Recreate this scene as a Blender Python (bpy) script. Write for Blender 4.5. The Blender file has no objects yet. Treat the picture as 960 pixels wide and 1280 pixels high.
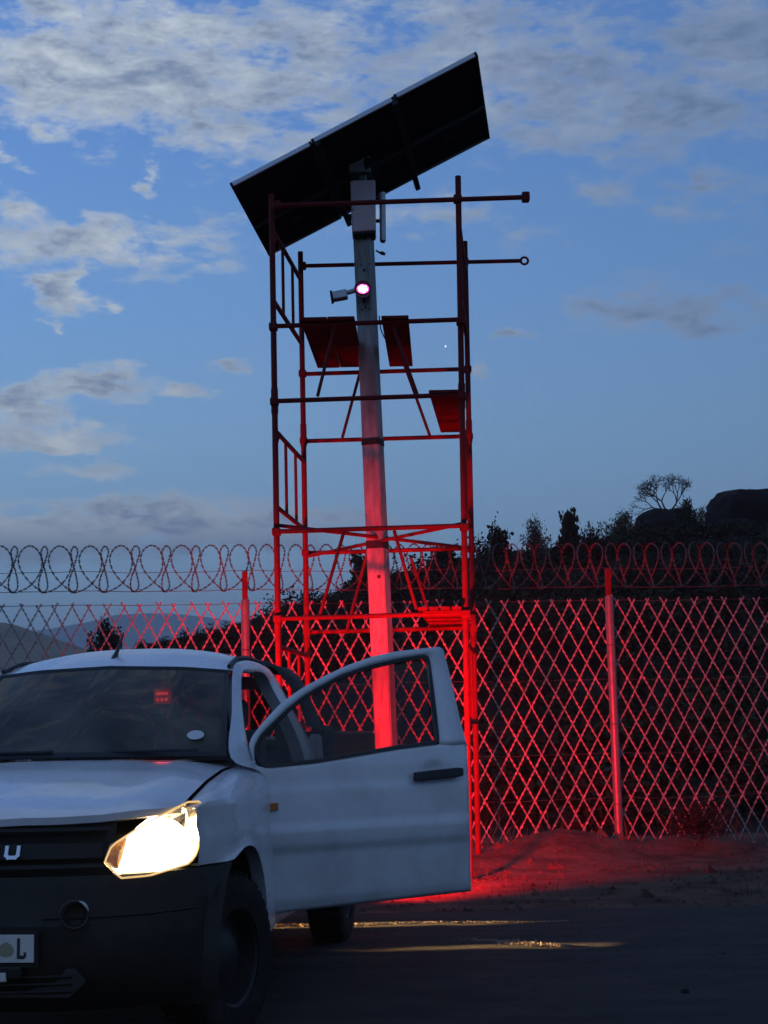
import bpy, bmesh, math, random
from mathutils import Vector, Matrix
from mathutils import noise as mnoise
random.seed(7)
sc = bpy.context.scene
COL = sc.collection

# ------------------------------------------------------------------ camera
CAM_H = 1.24
FPX, YH, ROLL = 1960.0, 918.0, 0.02           # focal length, horizon row and roll of the 960x1280 photograph
PITCH = math.atan((YH - 640) / FPX)
cam = bpy.data.cameras.new('camera')
cam.sensor_fit = 'VERTICAL'; cam.sensor_height = 36.0; cam.lens = FPX / 1280 * 36.0
cam.clip_start = 0.1; cam.clip_end = 20000
camo = bpy.data.objects.new('camera', cam); COL.objects.link(camo)
camo.matrix_world = Matrix.Translation((0, 0, CAM_H)) @ Matrix.Rotation(math.pi/2 + PITCH, 4, 'X') @ Matrix.Rotation(-ROLL, 4, 'Z')
sc.camera = camo

def ray(u, v):
    uu, ww = u - 480, v - 640
    a = uu*math.cos(ROLL) - ww*math.sin(ROLL); b = uu*math.sin(ROLL) + ww*math.cos(ROLL)
    c, s = math.cos(PITCH), math.sin(PITCH)
    return Vector((a/FPX, c + b/FPX*s, s - b/FPX*c))
def at(u, v, Y):                               # the point of the place at distance Y that the photograph shows at (u, v)
    d = ray(u, v); return Vector((0, 0, CAM_H)) + d*(Y/d.y)
def azel(u, v):
    d = ray(u, v).normalized(); return math.atan2(d.x, d.y), math.asin(d.z)

# ------------------------------------------------------------------ colour management
sc.view_settings.view_transform = 'Standard'; sc.view_settings.look = 'None'
sc.view_settings.exposure = 0.0; sc.view_settings.gamma = 1.0
sc.cycles.use_denoising = True
sc.cycles.max_bounces = 8; sc.cycles.transparent_max_bounces = 24
sc.cycles.sample_clamp_indirect = 6.0
sc.cycles.caustics_reflective = False; sc.cycles.caustics_refractive = False

# ------------------------------------------------------------------ sky (dusk, broken cloud)
SUN_EL, SUN_AZ = math.radians(1.0), math.radians(-75)
world = bpy.data.worlds.new('World'); sc.world = world; world.use_nodes = True
nt = world.node_tree; nt.nodes.clear()
def N(tree, kind, **kw):
    n = tree.nodes.new(kind)
    for k, v in kw.items():
        if k.startswith('i_'):
            key = k[2:]; n.inputs[int(key) if key.isdigit() else key].default_value = v
        else: setattr(n, k, v)
    return n
def L(tree, a, b): tree.links.new(a, b)
def build_sky():
    t = nt
    out = N(t, 'ShaderNodeOutputWorld'); bg = N(t, 'ShaderNodeBackground'); bg.inputs['Strength'].default_value = 0.15
    L(t, bg.outputs[0], out.inputs[0])
    sky = N(t, 'ShaderNodeTexSky'); sky.sky_type = 'NISHITA'; sky.sun_disc = False
    sky.sun_elevation = SUN_EL; sky.sun_rotation = SUN_AZ; sky.altitude = 600; sky.air_density = 1.0; sky.dust_density = 0.6; sky.ozone_density = 3.0
    tc = N(t, 'ShaderNodeTexCoord'); sep = N(t, 'ShaderNodeSeparateXYZ'); L(t, tc.outputs['Generated'], sep.inputs[0])
    def M(op, a, b=None, c=None, clamp=False):
        n = N(t, 'ShaderNodeMath', operation=op); n.use_clamp = clamp
        for i, x in enumerate((a, b, c)):
            if x is None: continue
            if isinstance(x, (int, float)): n.inputs[i].default_value = x
            else: L(t, x, n.inputs[i])
        return n.outputs[0]
    X, Y, Z = sep.outputs
    az = M('ARCTAN2', X, Y); el = M('ARCSINE', Z)
    comb = N(t, 'ShaderNodeCombineXYZ'); L(t, az, comb.inputs[0]); L(t, el, comb.inputs[1])
    ae = comb.outputs[0]
    # clear sky: the sky model graded to the blue hour
    grade = N(t, 'ShaderNodeMix', data_type='RGBA', blend_type='MULTIPLY'); grade.inputs[0].default_value = 1.0
    L(t, sky.outputs[0], grade.inputs[6]); grade.inputs[7].default_value = SKY_GRADE
    ramp = N(t, 'ShaderNodeValToRGB')
    e01 = M('MULTIPLY_ADD', el, 1/1.2, 0.0, True)
    L(t, e01, ramp.inputs[0])
    while len(ramp.color_ramp.elements) < len(SKY_RAMP): ramp.color_ramp.elements.new(0.5)
    for e, (p, c) in zip(ramp.color_ramp.elements, SKY_RAMP): e.position = p; e.color = (*c, 1)
    clear = N(t, 'ShaderNodeMix', data_type='RGBA'); clear.inputs[0].default_value = 0.8
    L(t, grade.outputs[2], clear.inputs[6]); L(t, ramp.outputs[0], clear.inputs[7])
    warmside = M('MINIMUM', M('MAXIMUM', M('MULTIPLY_ADD', az, -.55, .98), .72), 1.3)      # brighter toward the sunset
    wv = N(t, 'ShaderNodeVectorMath', operation='SCALE'); L(t, clear.outputs[2], wv.inputs[0]); L(t, warmside, wv.inputs['Scale']); clear_out = wv.outputs[0]
    # cloud cover
    zz = M('ADD', M('MAXIMUM', Z, 0.0), 0.11)
    px_ = M('DIVIDE', X, zz); py_ = M('DIVIDE', Y, zz)
    pl = N(t, 'ShaderNodeCombineXYZ'); L(t, px_, pl.inputs[0]); L(t, py_, pl.inputs[1])
    def noise(vec, scale, detail, rough, dist=0.0, off=(0, 0, 0), sxyz=(1, 1, 1), rot=0.0):
        m = N(t, 'ShaderNodeMapping'); m.inputs['Location'].default_value = off; m.inputs['Scale'].default_value = sxyz; m.inputs['Rotation'].default_value = (0, 0, rot)
        L(t, vec, m.inputs['Vector'])
        n = N(t, 'ShaderNodeTexNoise'); n.inputs['Scale'].default_value = scale; n.inputs['Detail'].default_value = detail
        n.inputs['Roughness'].default_value = rough; n.inputs['Distortion'].default_value = dist
        L(t, m.outputs[0], n.inputs['Vector']); return n.outputs['Fac']
    wisp = noise(ae, 15.0, 9, 0.66, 0.12, (3.1, 1.7, 0), (.8, 2.1, 1), .22)
    fine = noise(ae, 46.0, 7, 0.66, 0.15, (0.3, 5.7, 0), (.75, 1.7, 1), .35)
    wide = noise(pl.outputs[0], 0.55, 5, 0.55, 0.2, (2.2, 0.4, 0))
    # ragged outlines: the cover is looked up through a warped direction
    wn = N(t, 'ShaderNodeTexNoise'); wn.inputs['Scale'].default_value = 17.0; wn.inputs['Detail'].default_value = 7; wn.inputs['Roughness'].default_value = .66
    wmap = N(t, 'ShaderNodeMapping'); wmap.inputs['Scale'].default_value = (.8, 1.7, 1); wmap.inputs['Rotation'].default_value = (0, 0, .25); L(t, ae, wmap.inputs[0]); L(t, wmap.outputs[0], wn.inputs['Vector'])
    ws_ = N(t, 'ShaderNodeVectorMath', operation='MULTIPLY_ADD'); L(t, wn.outputs['Color'], ws_.inputs[0]); ws_.inputs[1].default_value = (.095, .050, 0); ws_.inputs[2].default_value = (-.0475, -.025, 0)
    wa = N(t, 'ShaderNodeVectorMath', operation='ADD'); L(t, ae, wa.inputs[0]); L(t, ws_.outputs[0], wa.inputs[1]); aew = wa.outputs[0]
    field = None
    for (u, v, ru, rv, rot, amp) in CLOUDS:
        a0, e0 = azel(u, v)
        mp = N(t, 'ShaderNodeMapping', vector_type='TEXTURE')
        mp.inputs['Location'].default_value = (a0, e0, 0); mp.inputs['Rotation'].default_value = (0, 0, -math.radians(rot))
        mp.inputs['Scale'].default_value = (ru/FPX*1.35, rv/FPX*1.35, 1)
        L(t, aew, mp.inputs[0])
        g = N(t, 'ShaderNodeTexGradient', gradient_type='SPHERICAL'); L(t, mp.outputs[0], g.inputs[0])
        s = M('MULTIPLY', M('POWER', g.outputs['Fac'], 0.75), amp)
        field = s if field is None else M('MAXIMUM', field, s) if amp < 0 else M('SMOOTH_MAX', field, s, 0.12)
    # the sky beyond the frame carries the same broken cover
    aside = M('SMOOTHSTEP' if False else 'MULTIPLY_ADD', M('ABSOLUTE', az), 6.0, -1.62, True)
    over = M('MULTIPLY_ADD', el, 5.0, -2.35, True)
    beyond = M('MAXIMUM', aside, over)
    gen = M('MULTIPLY', M('MULTIPLY_ADD', wide, 3.2, -1.25, True), beyond)
    field = M('MAXIMUM', field, gen)
    tex = M('ADD', M('MULTIPLY_ADD', wisp, 3.3, -1.65), M('MULTIPLY_ADD', fine, 2.2, -1.1))
    dens = M('MULTIPLY_ADD', tex, M('MULTIPLY_ADD', field, 0.35, 0.5), M('SUBTRACT', M('MULTIPLY', field, 1.28), 0.38))
    a = M('MULTIPLY', dens, 1.6, None, True)
    # a spherical falloff of the field keeps clear sky clear
    a = M('MULTIPLY', a, M('MULTIPLY', field, 5.0, None, True))
    alpha = M('MULTIPLY', M('MULTIPLY', a, M('SUBTRACT', 3.0, M('MULTIPLY', a, 2.0))), a)   # smoothstep
    alpha = M('MULTIPLY', alpha, 0.93)
    # cloud light: warm white toward the set sun (left), blue grey to the right, darker in the thick parts
    side = M('MULTIPLY_ADD', az, -2.6, 0.48, True)
    lit = N(t, 'ShaderNodeMix', data_type='RGBA'); L(t, side, lit.inputs[0])
    lit.inputs[6].default_value = (*CLOUD_R, 1); lit.inputs[7].default_value = (*CLOUD_L, 1)
    shd = N(t, 'ShaderNodeMix', data_type='RGBA'); L(t, side, shd.inputs[0])
    shd.inputs[6].default_value = (*SHADE_R, 1); shd.inputs[7].default_value = (*SHADE_L, 1)
    core = noise(ae, 24.0, 8, 0.66, 0.15, (7.3, 2.2, 0), (.8, 2.0, 1), .25)
    thick = M('MULTIPLY', M('MULTIPLY_ADD', core, 4.2, -1.55, True), M('MULTIPLY_ADD', dens, 1.6, -0.15, True))
    low = M('MULTIPLY_ADD', el, -42.0, 5.95, True)                # the low bank lies in shade
    thick = M('MAXIMUM', M('MULTIPLY', thick, 0.85), M('MULTIPLY', low, 0.85))
    cc = N(t, 'ShaderNodeMix', data_type='RGBA'); L(t, thick, cc.inputs[0]); L(t, lit.outputs[2], cc.inputs[6]); L(t, shd.outputs[2], cc.inputs[7])
    fin = N(t, 'ShaderNodeMix', data_type='RGBA'); L(t, alpha, fin.inputs[0]); L(t, clear_out, fin.inputs[6]); L(t, cc.outputs[2], fin.inputs[7])
    L(t, fin.outputs[2], bg.inputs[0])
# radiances below are ten times the picture's (the Background strength is 0.1)
SKY_GRADE = (1.0, 1.0, 1.0, 1)
SKY_RAMP = [(0.0, (2.6, 3.8, 5.1)), (0.10, (2.6, 4.35, 6.4)), (0.155, (2.2, 4.05, 6.5)), (0.225, (1.6, 3.3, 6.4)), (0.33, (1.0, 2.35, 5.6)), (0.45, (.75, 1.85, 4.9)), (1.0, (.35, .9, 2.5))]
CLOUD_L, CLOUD_R = (4.8, 5.3, 5.6), (1.9, 2.5, 3.6)
SHADE_L, SHADE_R = (1.2, 1.7, 2.7), (.9, 1.35, 2.3)
CLOUDS = [(210, 85, 300, 112, 10, .92), (40, 75, 140, 75, 5, .85), (250, 150, 120, 34, 12, .85), (75, 165, 80, 30, 20, .75), (5, 198, 40, 18, 10, .8),
 (390, 70, 140, 75, 5, .95), (440, 128, 100, 34, 0, .6), (355, 160, 36, 18, 10, .6), (120, 308, 200, 40, 2, .95), (15, 268, 60, 26, 15, .8), (235, 290, 100, 32, 5, .6),
 (70, 364, 52, 21, 14, 1.0), (133, 376, 17, 11, 20, .8), (68, 400, 18, 12, 15, .7), (85, 482, 125, 26, -3, .95), (20, 512, 90, 30, 0, .9), (60, 548, 130, 16, 2, .9), (105, 586, 75, 15, 0, .6),
 (228, 487, 40, 12, 0, .9), (296, 466, 34, 17, -5, .85), (178, 215, 24, 18, 30, .8), (120, 660, 380, 46, 0, 1.05), (120, 630, 260, 13, 2, .8), (370, 640, 170, 24, 0, .6), (40, 690, 220, 30, 0, .5),
 (760, 110, 300, 110, 3, .86), (570, 70, 150, 90, 10, .8), (890, 60, 190, 100, 0, .85), (510, 15, 110, 40, 0, .7), (740, 235, 75, 36, 10, .6), (905, 235, 100, 42, 0, .75), (590, 280, 170, 40, 0, .62),
 (660, 310, 90, 22, 0, .38), (900, 318, 80, 18, 0, .4), (820, 385, 140, 44, 8, .78), (640, 420, 42, 12, 0, .65), (612, 463, 26, 15, 0, .75), (900, 410, 110, 36, 5, .4), (670, 465, 16, 9, 0, .35), (0, 350, 16, 10, 0, .6)]
build_sky()

# the last daylight from the set sun, low on the left
sun = bpy.data.lights.new('sun', 'SUN'); sun.energy = 0.06; sun.angle = math.radians(12); sun.color = (1.0, .86, .74)
suno = bpy.data.objects.new('sun', sun); COL.objects.link(suno)
sd = Vector((math.sin(SUN_AZ)*math.cos(math.radians(6)), math.cos(SUN_AZ)*math.cos(math.radians(6)), math.sin(math.radians(6))))
suno.rotation_euler = sd.to_track_quat('Z', 'Y').to_euler()
#PART2
TAILW, GRAZE, HAZE = 2900.0, 75000.0, .00042

# ------------------------------------------------------------------ materials
def mat(name, col, rough=0.6, metal=0.0, col2=None, scale=8.0, bump=0.0, bscale=40.0, spec=0.5, coat=0.0, mix=0.5, coords='Object', stretch=(1, 1, 1), rough_var=0.0):
    m = bpy.data.materials.new(name); m.use_nodes = True; t = m.node_tree
    b = t.nodes['Principled BSDF']; b.inputs['Roughness'].default_value = rough; b.inputs['Metallic'].default_value = metal
    b.inputs['Specular IOR Level'].default_value = spec; b.inputs['Coat Weight'].default_value = coat; b.inputs['Coat Roughness'].default_value = 0.08
    b.inputs['Base Color'].default_value = (*col, 1)
    tc = N(t, 'ShaderNodeTexCoord'); mp = N(t, 'ShaderNodeMapping'); mp.inputs['Scale'].default_value = stretch
    L(t, tc.outputs[coords], mp.inputs[0])
    if col2 is not None:
        n = N(t, 'ShaderNodeTexNoise'); n.inputs['Scale'].default_value = scale; n.inputs['Detail'].default_value = 8; n.inputs['Roughness'].default_value = .65
        L(t, mp.outputs[0], n.inputs['Vector'])
        r = N(t, 'ShaderNodeValToRGB'); L(t, n.outputs['Fac'], r.inputs[0])
        r.color_ramp.elements[0].position = mix - .14; r.color_ramp.elements[1].position = mix + .14
        r.color_ramp.elements[0].color = (*col, 1); r.color_ramp.elements[1].color = (*col2, 1)
        L(t, r.outputs[0], b.inputs['Base Color'])
        if rough_var:
            q = N(t, 'ShaderNodeMath', operation='MULTIPLY_ADD'); q.inputs[1].default_value = rough_var; q.inputs[2].default_value = rough - rough_var/2
            L(t, n.outputs['Fac'], q.inputs[0]); L(t, q.outputs[0], b.inputs['Roughness'])
    if bump:
        n2 = N(t, 'ShaderNodeTexNoise'); n2.inputs['Scale'].default_value = bscale; n2.inputs['Detail'].default_value = 6
        L(t, mp.outputs[0], n2.inputs['Vector'])
        bp = N(t, 'ShaderNodeBump'); bp.inputs['Strength'].default_value = bump; bp.inputs['Distance'].default_value = .02
        L(t, n2.outputs['Fac'], bp.inputs['Height']); L(t, bp.outputs[0], b.inputs['Normal'])
    return m
def emit_mat(name, col, strength):
    m = bpy.data.materials.new(name); m.use_nodes = True; t = m.node_tree
    b = t.nodes['Principled BSDF']; b.inputs['Base Color'].default_value = (*[min(1, c*.8) for c in col], 1)
    b.inputs['Emission Color'].default_value = (*col, 1); b.inputs['Emission Strength'].default_value = strength
    return m
def glass_mat(name, tint, rough=0.02, refl=1.0, base=0.0, film=0.0):   # film: brown veil put in for flare and sky reflection on the pane
    m = bpy.data.materials.new(name); m.use_nodes = True; t = m.node_tree; t.nodes.clear()
    out = N(t, 'ShaderNodeOutputMaterial'); tr = N(t, 'ShaderNodeBsdfTransparent'); tr.inputs[0].default_value = (*tint, 1)
    gl = N(t, 'ShaderNodeBsdfGlossy'); gl.inputs['Roughness'].default_value = rough
    fr = N(t, 'ShaderNodeFresnel'); fr.inputs[0].default_value = 1.48
    k = N(t, 'ShaderNodeMath', operation='MULTIPLY_ADD'); k.inputs[1].default_value = refl; k.inputs[2].default_value = base
    L(t, fr.outputs[0], k.inputs[0])
    mx = N(t, 'ShaderNodeMixShader'); L(t, k.outputs[0], mx.inputs[0]); L(t, tr.outputs[0], mx.inputs[1]); L(t, gl.outputs[0], mx.inputs[2])
    res = mx.outputs[0]
    if film:
        df = N(t, 'ShaderNodeBsdfDiffuse'); df.inputs[0].default_value = (.55, .48, .38, 1); m2 = N(t, 'ShaderNodeMixShader')
        nz = N(t, 'ShaderNodeTexNoise'); nz.inputs['Scale'].default_value = 3.5; nz.inputs['Detail'].default_value = 6
        tcx = N(t, 'ShaderNodeTexCoord'); L(t, tcx.outputs['Object'], nz.inputs['Vector'])
        q = N(t, 'ShaderNodeMath', operation='MULTIPLY'); q.inputs[1].default_value = film*2; L(t, nz.outputs['Fac'], q.inputs[0])
        L(t, q.outputs[0], m2.inputs[0]); L(t, res, m2.inputs[1]); L(t, df.outputs[0], m2.inputs[2]); res = m2.outputs[0]
    L(t, res, out.inputs[0]); return m

PAINT = mat('white_paint', (.66, .665, .68), .30, 0, (.50, .49, .475), 3.2, spec=.5, coat=.5, mix=.60, rough_var=.3)
BLACK = mat('black_plastic', (.007, .0068, .0065), .55, 0, (.014, .012, .010), 14, .15, 220, spec=.3)
RUBBER = mat('tyre_rubber', (.008, .008, .008), .85, 0, (.022, .019, .016), 9, .2, 120, spec=.2)
SEAL = mat('rubber_seal', (.012, .012, .013), .55)
STEEL_RIM = mat('rim_steel', (.022, .022, .024), .55, .4)
CHROME = mat('chrome', (.75, .75, .75), .12, 1.0)
DARKIN = mat('cabin_trim', (.028, .026, .025), .8, 0, (.04, .037, .034), 12)
SEATF = mat('seat_fabric', (.10, .10, .105), .9, 0, (.14, .14, .145), 30, .2, 200)
CLOTH = mat('black_canvas', (.025, .023, .021), .85, 0, (.045, .04, .035), 6, .3, 60)
UNDER = mat('chassis_steel', (.02, .019, .018), .7, 0, (.04, .034, .028), 8)
TINT = glass_mat('window_glass', (.40, .37, .36), .03, .7, film=.03)
WSGLASS = glass_mat('windscreen_glass', (.05, .045, .036), .03, .6, film=.13)
CLEAR = glass_mat('lamp_glass', (.93, .93, .93), .02, .8)
PLATEW = mat('plate_white', (.62, .60, .56), .5, 0, (.5, .47, .42), 10, mix=.6)
PRINT = mat('black_print', (.02, .02, .02), .6)
CREST = mat('crest_print', (.30, .25, .16), .6, 0, (.22, .26, .15), 90)
BADGE = mat('badge_chrome', (.70, .72, .75), .3, .6)
PAPER = mat('paper', (.6, .6, .58), .8)
HEADGLOW = emit_mat('headlight_filament_glow', (1.0, .74, .36), 22.0)
RIMGLOW = emit_mat('rim_painted_glow', (1.0, .62, .24), .75)  # the bulb's golden reflection in the chrome rim, put in as emission
AMBERLENS = mat('amber_lens', (.50, .17, .04), .3, 0, (.85, .52, .22), 30, spec=.6)
AMBER = mat('amber_marker', (.45, .13, .02), .3)
TAILGLOW = emit_mat('tail_lamp_glow', (1.0, .05, .06), 12.0)
BRAKEGLOW = emit_mat('brake_lamp_glow', (1.0, .06, .05), 7.0)
AMBERRED = emit_mat('brake_lens_red', (1.0, .03, .03), 1.3)
IRGLOW = emit_mat('camera_lamp_glow', (1.0, .12, .55), .95)
IRDIODE = emit_mat('camera_diode_glow', (1.0, .62, .95), 14.0)
GALV = mat('galvanised_steel', (.17, .17, .175), .35, .3, (.12, .12, .125), 14, .06, 60, rough_var=.2)
WIRE = mat('razor_wire_steel', (.30, .295, .29), .5, .1, (.17, .165, .16), 30)
WIREOLD = mat('weathered_wire', (.085, .086, .088), .6, .2, (.055, .052, .05), 30, spec=.2)
REDTUBE = mat('red_scaffold_paint', (.105, .0075, .009), .6, 0, (.055, .006, .007), 12, .08, 90, mix=.6, rough_var=.2, spec=.15)
PLANKM = mat('red_plank', (.12, .009, .010), .8, 0, (.07, .008, .008), 7, .25, 60, stretch=(1, .15, 1), spec=.15)
POLEM = mat('mast_steel', (.25, .255, .255), .55, .1, (.115, .105, .10), 9, .12, 50, mix=.56, rough_var=.15, stretch=(1.6, 1.6, .35))
BOXM = mat('enclosure_paint', (.60, .45, .47), .5, 0, (.50, .38, .40), 6)
RAILM = mat('rail_steel', (.05, .05, .055), .5, .3)
PVBACK = mat('panel_backsheet', (.0035, .0035, .005), .6, spec=.15)
PVCELL = mat('solar_cell', (.012, .016, .04), .15, 0, coat=.5)
ALU = mat('aluminium_frame', (.42, .44, .47), .4, .6)
DARKST = mat('dark_steel', (.022, .022, .026), .6, .2, spec=.2)
SOIL = mat('red_soil', (.046, .031, .024), .95, 0, (.105, .073, .055), 2.2, 1.0, 18, spec=.05)
GRIT = mat('light_stripe_grit', (.26, .21, .15), .95, 0, (.17, .13, .09), 9, spec=.1)
ASPH = mat('worn_asphalt', (.024, .0225, .0205), .9, 0, (.046, .041, .035), 1.6, .8, 70, spec=.22, stretch=(1, 2.2, 1))
HILLM = mat('hill_scrub_soil', (.014, .013, .009), 1.0, 0, (.026, .022, .015), .35, .6, 2.0, spec=.05)
ROCK = mat('granite', (.009, .009, .0085), .95, 0, (.02, .0185, .017), 1.1, .9, 4, spec=.1)
DRYHILL = mat('dry_grass_hill', (.30, .24, .17), 1.0, 0, (.20, .165, .12), .06, spec=.1)
FARHILL = mat('far_hill', (.10, .11, .09), 1.0, spec=0)
LEAF = mat('bush_leaf', (.012, .020, .008), .7, 0, (.026, .034, .015), 3, spec=.08)
LEAF2 = mat('olive_leaf', (.045, .052, .028), .7, 0, (.07, .07, .04), 3, spec=.12)
TWIG = mat('dry_twig', (.030, .024, .016), .9, 0, (.018, .015, .010), 12, spec=.1)
BARK = mat('bark', (.05, .042, .035), .9)
GRASS = mat('dry_grass_blade', (.075, .060, .036), .9, 0, (.045, .036, .022), 2, spec=.1)
STARM = emit_mat('star_light', (.85, .92, 1.0), 2.2)

# ------------------------------------------------------------------ helpers
class MB:
    def __init__(s): s.bm = bmesh.new()
    def box(s, c, d, R=None):
        hx, hy, hz = d[0]/2, d[1]/2, d[2]/2; R = R or Matrix.Identity(3); c = Vector(c)
        v = [s.bm.verts.new(c + R @ Vector((x*hx, y*hy, z*hz))) for x in (-1, 1) for y in (-1, 1) for z in (-1, 1)]
        for f in ((0, 1, 3, 2), (4, 6, 7, 5), (0, 4, 5, 1), (2, 3, 7, 6), (0, 2, 6, 4), (1, 5, 7, 3)): s.bm.faces.new([v[i] for i in f])
        return s
    def tube(s, pts, r, n=8, cap=True, closed=False):
        pts = [Vector(p) for p in pts]; rings = []; m = len(pts)
        rr = r if isinstance(r, (list, tuple)) else [r]*m
        prev = None
        for i, p in enumerate(pts):
            if closed: d = pts[(i+1) % m] - pts[i-1]
            else: d = pts[min(i+1, m-1)] - pts[max(i-1, 0)]
            d.normalize()
            if prev is None:
                a = d.cross(Vector((0, 0, 1)));
                if a.length < 1e-3: a = d.cross(Vector((0, 1, 0)))
                a.normalize()
            else:
                a = prev - d*prev.dot(d); a.normalize()
            prev = a; b = d.cross(a)
            rings.append([s.bm.verts.new(p + (a*math.cos(t) + b*math.sin(t))*rr[i]) for t in [2*math.pi*k/n for k in range(n)]])
        rng = range(m) if closed else range(m-1)
        for i in rng:
            A, B = rings[i], rings[(i+1) % m]
            for k in range(n): s.bm.faces.new((A[k], A[(k+1) % n], B[(k+1) % n], B[k]))
        if cap and not closed:
            s.bm.faces.new(rings[0][::-1]); s.bm.faces.new(rings[-1])
        return s
    def grid(s, rows, closed=False):
        V = [[s.bm.verts.new(Vector(p)) for p in r] for r in rows]
        for i in range(len(V)-1):
            n = len(V[i])
            for j in range(n if closed else n-1):
                q = [V[i][j], V[i][(j+1) % n], V[i+1][(j+1) % n], V[i+1][j]]
                try: s.bm.faces.new(q)
                except ValueError: pass
        return s
    def poly(s, pts):
        s.bm.faces.new([s.bm.verts.new(Vector(p)) for p in pts]); return s
    def prism(s, pts, off):
        off = Vector(off); a = [s.bm.verts.new(Vector(p)) for p in pts]; b = [s.bm.verts.new(Vector(p) + off) for p in pts]; n = len(a)
        s.bm.faces.new(a[::-1]); s.bm.faces.new(b)
        for i in range(n): s.bm.faces.new((a[i], a[(i+1) % n], b[(i+1) % n], b[i]))
        return s
    def lathe(s, prof, axis_o, axis, n=24):
        o = Vector(axis_o); ax = Vector(axis).normalized(); a = ax.orthogonal().normalized(); b = ax.cross(a)
        s.grid([[o + ax*h + (a*math.cos(t) + b*math.sin(t))*r for t in [2*math.pi*k/n for k in range(n)]] for h, r in prof], closed=True)
        return s
    def build(s, name, material, parent=None, smooth=35, bevel=0, solid=0, seg=2, offset=-1):
        bm = s.bm
        bmesh.ops.remove_doubles(bm, verts=bm.verts, dist=1e-5)
        bmesh.ops.recalc_face_normals(bm, faces=bm.faces)
        if smooth:
            for f in bm.faces: f.smooth = True
            lim = math.radians(smooth)
            for e in bm.edges:
                if len(e.link_faces) == 2 and e.calc_face_angle(0) > lim: e.smooth = False
        me = bpy.data.meshes.new(name); bm.to_mesh(me); bm.free(); me.materials.append(material)
        o = bpy.data.objects.new(name, me); COL.objects.link(o)
        if parent: o.parent = parent
        if solid:
            md = o.modifiers.new('thickness', 'SOLIDIFY'); md.thickness = solid; md.offset = offset
        if bevel:
            md = o.modifiers.new('edges', 'BEVEL'); md.width = bevel; md.segments = seg; md.limit_method = 'ANGLE'; md.angle_limit = math.radians(40)
        return o
def tag(o, label=None, cat=None, group=None, kind=None):
    if label: o['label'] = label
    if cat: o['category'] = cat
    if group: o['group'] = group
    if kind: o['kind'] = kind
    return o
def empty(name, loc, label, cat, group=None, rz=0.0):
    o = bpy.data.objects.new(name, None); o.location = loc; o.rotation_euler = (0, 0, rz); o.empty_display_size = .2
    COL.objects.link(o); return tag(o, label, cat, group)
def lerp(a, b, t): return a + (b - a)*t
def interp(x, xs, ys):
    if x <= xs[0]: return ys[0]
    for i in range(len(xs)-1):
        if x <= xs[i+1]: return lerp(ys[i], ys[i+1], (x - xs[i])/(xs[i+1] - xs[i]))
    return ys[-1]
def sst(a, b, x):
    t = max(0, min(1, (x - a)/(b - a))); return t*t*(3 - 2*t)
def resample(pts, n, closed=False):
    pts = [Vector(p) for p in pts]
    if closed: pts = pts + [pts[0]]
    d = [0]
    for i in range(len(pts)-1): d.append(d[-1] + (pts[i+1] - pts[i]).length)
    out = []
    for k in range(n):
        s = d[-1]*k/(n if closed else n-1); j = 0
        while j < len(d)-2 and d[j+1] < s: j += 1
        out.append(pts[j].lerp(pts[j+1], (s - d[j])/max(1e-9, d[j+1] - d[j])))
    return out

# ------------------------------------------------------------------ ground, road, hills
def mound_h(x, y):                                # loose soil heaped against the foot of the fence
    return .21*math.exp(-((x - 1.75)/.62)**2 - ((y - 15.75)/.62)**2) + .10*math.exp(-((x - .9)/.9)**2 - ((y - 15.3)/.8)**2) + .16*math.exp(-((x - 3.0)/.6)**2 - ((y - 15.9)/.5)**2)
def hill_h(x, y):
    H = interp(x*64/max(y, 40), [-60, -22, -16, -12, -8.7, -4.6, -2.6, -.65, 2, 3.9, 6.5, 9.1, 10.4, 13.7, 17, 40, 90], [.6, 1.2, 2.2, 3.4, 4.5, 5.5, 6.1, 6.9, 7.5, 7.8, 8.1, 8.3, 8.5, 8.9, 9.2, 9.5, 6])
    return H*sst(21, 64, y)*(1 - .8*sst(85, 180, y))
def ground_h(x, y):
    n = mnoise.noise(Vector((x*.9, y*.9, 0)))*.035 + mnoise.noise(Vector((x*3.1, y*3.1, 4)))*.018
    k = sst(11.0, 12.2, y)
    return k*(n + mound_h(x, y) + .02) + hill_h(x, y) + (mnoise.noise(Vector((x*.25, y*.25, 9)))*.22*sst(24, 40, y))
def axis(parts):
    o = []
    for a, b, n in parts: o += [lerp(a, b, i/n) for i in range(n)]
    return o + [parts[-1][1]]
xs = axis([(-6000, -400, 6), (-400, -60, 12), (-60, -8, 26), (-8, 8, 96), (8, 60, 26), (60, 400, 12), (400, 6000, 6)])
yys = axis([(-6000, -100, 6), (-100, 10, 10), (10, 17.5, 70), (17.5, 26, 24), (26, 110, 46), (110, 400, 14), (400, 6000, 6)])
kY = [i for i, y in enumerate(yys) if y >= 18.5][0]
g = MB(); g.grid([[(x, y, ground_h(x, y)) for x in xs] for y in yys[:kY+1]])
tag(g.build('ground', SOIL, smooth=180), kind='structure')
g = MB(); g.grid([[(x, y, ground_h(x, y)) for x in xs] for y in yys[kY:]])
tag(g.build('hillside', HILLM, smooth=180), kind='structure')
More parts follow.
